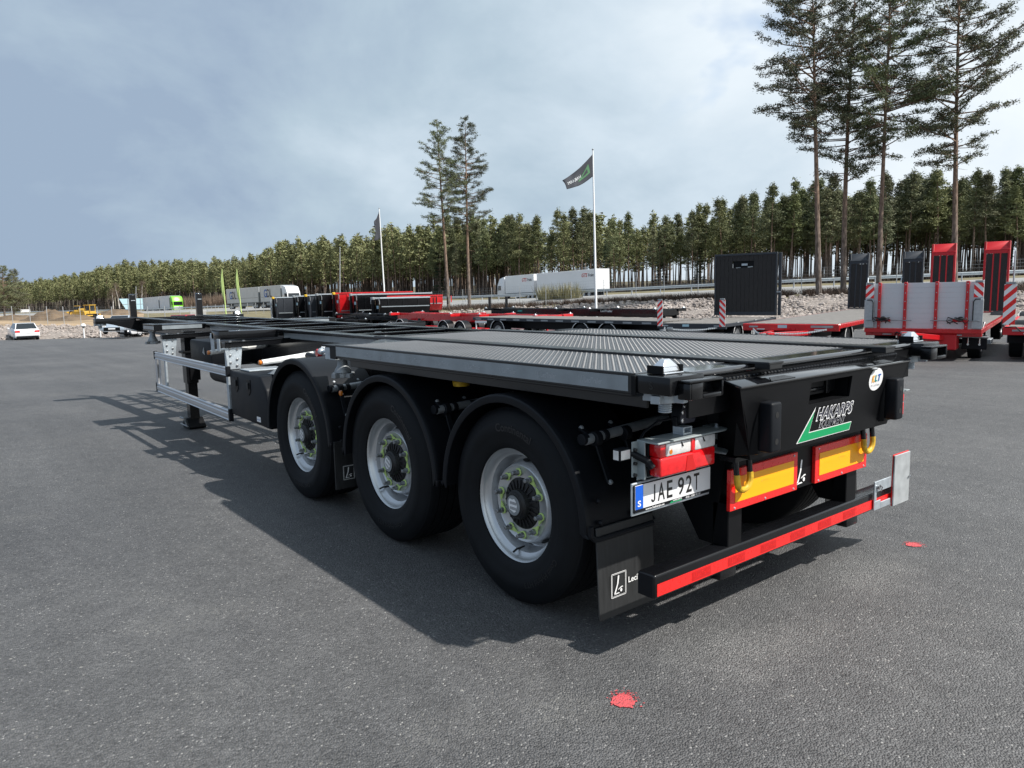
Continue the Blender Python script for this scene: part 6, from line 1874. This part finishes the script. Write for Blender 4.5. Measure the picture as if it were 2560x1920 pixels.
def fast_mesh(name, V, F, mat):
    me = bpy.data.meshes.new(name)
    me.vertices.add(len(V)); me.vertices.foreach_set('co', np.asarray(V, np.float32).ravel())
    me.loops.add(len(F) * 3); me.loops.foreach_set('vertex_index', np.asarray(F, np.int32).ravel())
    me.polygons.add(len(F)); me.polygons.foreach_set('loop_start', np.arange(0, len(F) * 3, 3, dtype=np.int32))
    me.materials.append(mat)
    me.update(calc_edges=True); me.validate()
    return me

def forest_crown(H, axis, kind):
    """branches in whorls; returns tuft centres"""
    cs = []
    if kind == 'spruce':
        z0, R = .10 * H, .17 * H
        nb = 120
    else:
        z0, R = rnd.uniform(.36, .50) * H, rnd.uniform(.115, .15) * H
        nb = 84
    for i in range(nb):
        t = (math.floor(rnd.random() ** .9 * 15) + rnd.uniform(0, .35)) / 15
        t = min(t, .985)
        z = z0 + (H * .99 - z0) * t
        if kind == 'spruce': rad_ = R * (1 - t) * rnd.uniform(.7, 1.1) + .12
        else: rad_ = R * min(1, .55 + 2.2 * t) * (1 - t) ** .92 * rnd.uniform(.55, 1.3) * 1.12 + .08
        a = rnd.uniform(0, 2 * PI)
        b = axis(z)
        for q in ((.55, .8, 1.0) if kind == 'spruce' else (.5, .78, 1.0)):
            up = (.30 if kind != 'spruce' else -.25) * q * rad_ * .8
            cs.append((b.x + math.cos(a) * rad_ * q, b.y + math.sin(a) * rad_ * q, z + up + rnd.uniform(-.1, .1)))
    return cs

PROT = []
for i in range(9):
    H = 13.0
    kind = 'spruce' if i == 8 else 'pine'
    mb, axis = trunk_geo(H, rnd.uniform(.12, .165), 6, 8, .35)
    tr = mb.build('trunk', M['bark'], None, 0)
    dead = MB()
    cs = forest_crown(H, axis, kind)
    V, F = tufts(cs + [tuple(axis(13.15 - q * .17)) for q in range(9)], .27, 13, .22)
    me = fast_mesh('crown', V, F, M['needle'] if kind == 'pine' else M['needled'])
    me2 = tr.data
    bpy.data.objects.remove(tr)
    PROT.append((me2, me, H, kind))

# forest: front trees are single things, the depth of the wood behind is one mass
cand = []
for i in range(3300):
    px = rnd.uniform(-330, 2850) if i < 1500 else rnd.uniform(-330, 1300)
    c = col_at(px)
    d0 = c[5][0]
    dens = min(1.0, d0 / 190) if px > 1250 else 1.0
    depth = 75 if px < 1250 else 42
    if px > 1250 and rnd.random() > .88: continue
    t = rnd.uniform(0, depth)
    cand.append((d0 + t, px, t))
TOP = [(-330, 706), (-60, 700), (60, 712), (200, 690), (330, 660), (450, 660), (560, 655), (650, 640), (720, 610), (830, 608), (900, 590), (1000, 580), (1120, 560), (1250, 545), (1330, 560), (1400, 540), (1500, 535), (1600, 545), (1700, 520), (1800, 515), (1900, 490), (2000, 470), (2150, 455), (2300, 440), (2450, 430), (2560, 425), (2850, 410)]
def top_at(px):
    for a, b in zip(TOP, TOP[1:]):
        if a[0] <= px <= b[0]:
            t = (px - a[0]) / (b[0] - a[0]); return a[1] * (1 - t) + b[1] * t
    return TOP[-1][1] if px > 0 else TOP[0][1]
def scale_for(px, t):
    c = col_at(px); d0 = c[5][0]
    return max(8.5, (c[5][1] - top_at(px)) * d0 / FPX)
cand.sort(key=lambda q: q[0] * (1 + .004 * q[2]) / scale_for(q[1], q[2]))
lab = {'pine': 'pine tree standing at the front of the forest beyond the highway', 'spruce': 'dark bushy spruce standing among the pines at the forest front'}
SECT = [(120, 'above the soil heaps at far left'), (300, 'behind the yellow machines and the birches'), (470, 'behind the road train with the green cab'), (600, 'behind the lime feather flags'), (760, 'behind the grey road train'), (930, 'behind the tipping trailers and the limp flag'), (1060, 'just left of the two tall middle pines'), (1220, 'just right of the two tall middle pines'), (1500, 'behind the white road train'), (1700, 'between the white road train and the ramp wall'), (1900, 'behind the black ramp wall'), (2120, 'behind the left two tall right pines'), (2300, 'behind the dark slate ramps'), (2440, 'behind the left red ramp'), (9999, 'behind the rightmost red ramp')]
def sector(kind, px):
    w = next(t for lim, t in SECT if px < lim)
    return ('pine at the forest front, ' if kind == 'pine' else 'dark bushy spruce among the pines, ') + w
grp = {'pine': 'pines along the forest edge', 'spruce': 'spruces along the forest edge'}
SV, SF, SB, SBF = [], [], [], []
so_, sb_ = 0, 0
n_ind = 0
def far_proto():
    V = []; F = []
    mb, axis = trunk_geo(13.0, .14, 4, 3, .3)
    cs = forest_crown(13.0, axis, 'pine')
    v, f = tufts(cs[::2] + [tuple(axis(13.0 - q * .3)) for q in range(3)], .58, 3, .26)
    tv = []; tf = []
    for q in mb.f:
        if len(q) == 4: tf += [(q[0], q[1], q[2]), (q[0], q[2], q[3])]
    return v, f, np.array(mb.v), np.array(tf)
FARP = [far_proto() for _ in range(6)]
for k, (d, px, t) in enumerate(cand):
    p = floor_pt(px, t)
    h = scale_for(px, t) * rnd.uniform(.68, 1.14)
    if n_ind < 290 and -25 < px < 2590:
        is_spruce = rnd.random() < .05
        pr = PROT[8] if is_spruce else PROT[rnd.randrange(8)]
        if is_spruce: h *= .62
        kind = pr[3]
        T = bpy.data.objects.new('pine_tree' if kind == 'pine' else 'spruce_tree', None); COL.objects.link(T)
        T.location = p; s = h / pr[2]
        T.rotation_euler = (rnd.uniform(-.02, .02), rnd.uniform(-.02, .02), rnd.uniform(0, 6.28)); T.scale = (s * rnd.uniform(.9, 1.15), s * rnd.uniform(.9, 1.15), s)
        tag(T, sector(kind, px), 'tree', grp[kind])
        for nm, me in (('trunk', pr[0]), ('crown', pr[1])):
            o = bpy.data.objects.new(nm, me); COL.objects.link(o); o.parent = T
        n_ind += 1
    else:
        v, f, tv, tf = FARP[rnd.randrange(6)]
        a = rnd.uniform(0, 6.28); s = h / 13.0; c, sn = math.cos(a), math.sin(a)
        R = np.array([[c, sn, 0], [-sn, c, 0], [0, 0, 1]]) * s
        SV.append(v @ R + np.array(p)); SF.append(f + so_); so_ += len(v)
        SB.append(tv @ R + np.array(p)); SBF.append(tf + sb_); sb_ += len(tv)
nv = so_
V = np.concatenate(SV + SB); F = np.concatenate(SF + [q + nv for q in SBF])
me = fast_mesh('forest', V, F, M['needle']); me.materials.append(M['bark'])
mi = np.zeros(len(F), np.int32); mi[sum(len(q) for q in SF):] = 1
me.polygons.foreach_set('material_index', mi)
o = bpy.data.objects.new('forest', me); COL.objects.link(o)
tag(o, 'depth of the pine forest behind its front row of trees', 'forest', kind='stuff')

# tall free standing pines
def tall_pine(label, base, top, d, crown_from, R, r0=.2, extra=0, group=None, dens=1.0, droop=0.0):
    a, b = at(*base, d), at(*top, d)
    T = thing('tall_pine', label, 'tree', a, rnd.uniform(0, 6.28), group)
    v = b - a
    H = v.length + extra
    q = Vector((0, 0, 1)).rotation_difference(v.normalized())
    T.rotation_mode = 'QUATERNION'
    T.rotation_quaternion = q @ Matrix.Rotation(rnd.uniform(0, 6.28), 3, 'Z').to_quaternion()
    mb, axis = trunk_geo(H, r0, 10, 16, .22, top=.025)
    mb.build('trunk', M['bark'], T, 0)
    limbs = MB(); cs = []
    z0 = crown_from * H
    nb = int(126 * dens)
    for i in range(nb):
        t = (i + rnd.random()) / nb
        z = z0 + (H - .25 - z0) * t
        prof = (.55 + .75 * min(1, t * 3)) * (1 - t) ** .62 if t > .12 else .45 + 2.2 * t
        L = max(.35, R * prof * rnd.uniform(.55, 1.15))
        an = rnd.uniform(0, 2 * PI)
        hd = Vector((math.cos(an), math.sin(an), 0))
        p0 = axis(z)
        rise = rnd.uniform(-.12, .30) + .35 * t - droop
        p1 = p0 + hd * L * .5 + Vector((0, 0, L * rise * .35)); p2 = p0 + hd * L + Vector((0, 0, L * rise))
        rb = max(.010, .018 + .010 * L)
        limbs.tube([p0, p1, p2], [rb, rb * .65, rb * .25], 4, caps=False)
        ns = max(2, int(L * 3.4))
        for k in range(ns):
            u = .38 + .62 * (k + rnd.random()) / ns
            c = (p0.lerp(p1, u * 2) if u < .5 else p1.lerp(p2, u * 2 - 1))
            side = Vector((-hd.y, hd.x, 0)) * rnd.choice((-1, 1)) * rnd.uniform(.15, .62) * L * .55 * (1.15 - u)
            e = c + side + hd * rnd.uniform(0, .25) + Vector((0, 0, rnd.uniform(-.02, .18)))
            limbs.tube([c, e], [rb * .4, .006], 3, caps=False)
            for w in (.45, .75, 1.0):
                if rnd.random() < .86: cs.append(c.lerp(e, w))
            cs.append(e + hd * .12)
        cs.append(p2)
    # dead stubs below the crown
    for i in range(9):
        z = H * rnd.uniform(crown_from * .55, crown_from); an = rnd.uniform(0, 6.28); p0 = axis(z); L = rnd.uniform(.3, 1.1)
        limbs.tube([p0, p0 + Vector((math.cos(an) * L, math.sin(an) * L, rnd.uniform(-.3, .15)))], [.018, .005], 3, caps=False)
    tag(limbs.build('limbs', M['bark'], T, 0), kind='stuff')
    V, F = tufts(cs, .15, 10, .13, .7)
    o = bpy.data.objects.new('crown', fast_mesh('crown', V, F, M['needlet'])); COL.objects.link(o); o.parent = T
    return T
G = 'tall pines standing in front of the forest'
tall_pine('leftmost of the four tall pines at right, with a long left reaching branch', (2047, 742), (2036, 0), 52, .47, 4.6, .205, 3.0, G, .85)
tall_pine('leaning tall pine second from left in the right group, low dark branches on its left', (2108, 748), (2131, 0), 54, .35, 3.7, .205, 2.2, G, .95)
tall_pine('tall pine with a pale bare lower trunk, third in the right group', (2195, 742), (2220, 0), 52, .42, 4.1, .175, 2.8, G, .95)
tall_pine('rightmost tall pine, reaching over the two red ramps', (2386, 735), (2398, 0), 51, .37, 4.3, .20, 3.4, G, 1.05)
tall_pine('left one of the two tall pines standing alone near the middle', (1122, 772), (1098, 298), 88, .42, 3.3, .20, 0, G, .80)
tall_pine('right one of the two tall pines standing alone near the middle', (1174, 770), (1158, 290), 90, .40, 3.5, .21, 0, G, .92)
tall_pine('dense pine at the far left edge in front of the distant forest', (12, 800), (8, 664), 150, .22, 3.0, .2, 0, None, .9)
tall_pine('second pine at the left edge, its branches pointing right', (34, 800), (30, 672), 155, .15, 2.8, .2, 0, None, .9)

# birches and bushes
def birch(label, px, py, pt, d, lean=0):
    a, b = at(px, py, d), at(px + lean, pt, d)
    T = thing('birch_tree', label, 'tree', a, 0, 'bare birches at the forest edge')
    v = b - a; H = v.length
    mb = MB(); mb.tube([(0, 0, -.2), v * .4 + Vector((.12, 0, 0)), v * .75, v], [.16, .12, .07, .02], 7); B('trunk', mb, 'birch', T, 0)
    mb = MB()
    for i in range(70):
        t = rnd.uniform(.35, .98); p = v * t; L = H * .22 * (1.15 - t) + .4; an = rnd.uniform(0, 6.28)
        e = p + Vector((math.cos(an) * L, math.sin(an) * L, L * 1.1)); mb.tube([p, e], [.025, .008], 3, caps=False)
        for k in range(5):
            s_ = p.lerp(e, rnd.uniform(.3, 1)); mb.tube([s_, s_ + Vector((rnd.uniform(-.5, .5), rnd.uniform(-.5, .5), rnd.uniform(0, .6)))], [.012, .005], 3, caps=False)
    B('crown', mb, 'twig', T, 0, smooth=0)
birch('white birch leaning left behind the soil mound at left', 299, 770, 712, 215, -12)
birch('thin white birch right of the leaning one, above the billboard', 352, 772, 706, 222, 4)
birch('slim birch between the mound and the forest', 283, 772, 728, 225, -3)

def bush(name, label, spots, mat, n, h, spread):
    V = []; F = []; o = 0
    C = []
    for p in spots:
        m = n
        for k in range(m):
            a = nr.uniform(0, 2 * PI); r = spread * math.sqrt(nr.uniform())
            b = np.array(p) + np.array([math.cos(a) * r * .5, math.sin(a) * r * .5, 0])
            e = b + np.array([math.cos(a) * r * .7, math.sin(a) * r * .7, h * nr.uniform(.45, 1.1)])
            w = np.array([math.cos(a + 1.57), math.sin(a + 1.57), .2]) * nr.uniform(.012, .03) * (h / 1.2 + .4)
            V += [b - w, b + w, e]; F.append((o, o + 1, o + 2)); o += 3
    me = fast_mesh(name, np.array(V), np.array(F), mat)
    q = bpy.data.objects.new(name, me); COL.objects.link(q)
    return tag(q, label, 'shrubs', kind='stuff')
sp = []
for i in range(520):
    px = rnd.uniform(1010, 2700)
    sp.append(land(px, 1, rnd.uniform(.02, .75)))
bush('heath_shrubs', 'low dry brown heath shrubs along the verge above the rubble bank', sp, M['heath'], 55, .62, .75)
sp = []
for i in range(190):
    px = rnd.uniform(400, 700); sp.append(land(px, 4, rnd.uniform(.15, .95)))
bush('bare_thicket', 'bare reddish thicket between the highway and the forest at left', sp, M['twig'], 46, 3.4, 1.6)
sp = [land(px, 3, -.0) + Vector((0, 0, -.1)) + (FH * -rnd.uniform(1, 3)) for px in [1352, 1368, 1382, 1398, 1412, 1430, 1440, 1360, 1405, 1425]]
wq = bush('willow_bush', 'budding willow bush in front of the white road train', sp, M['willow'], 70, 2.2, 1.4)
sp = []
for i in range(260):
    px = rnd.uniform(1250, 2750); sp.append(floor_pt(px, rnd.uniform(0, 12)))
bush('undergrowth', 'thin brown undergrowth at the foot of the forest at right', sp, M['twig'], 40, 1.6, 1.2)
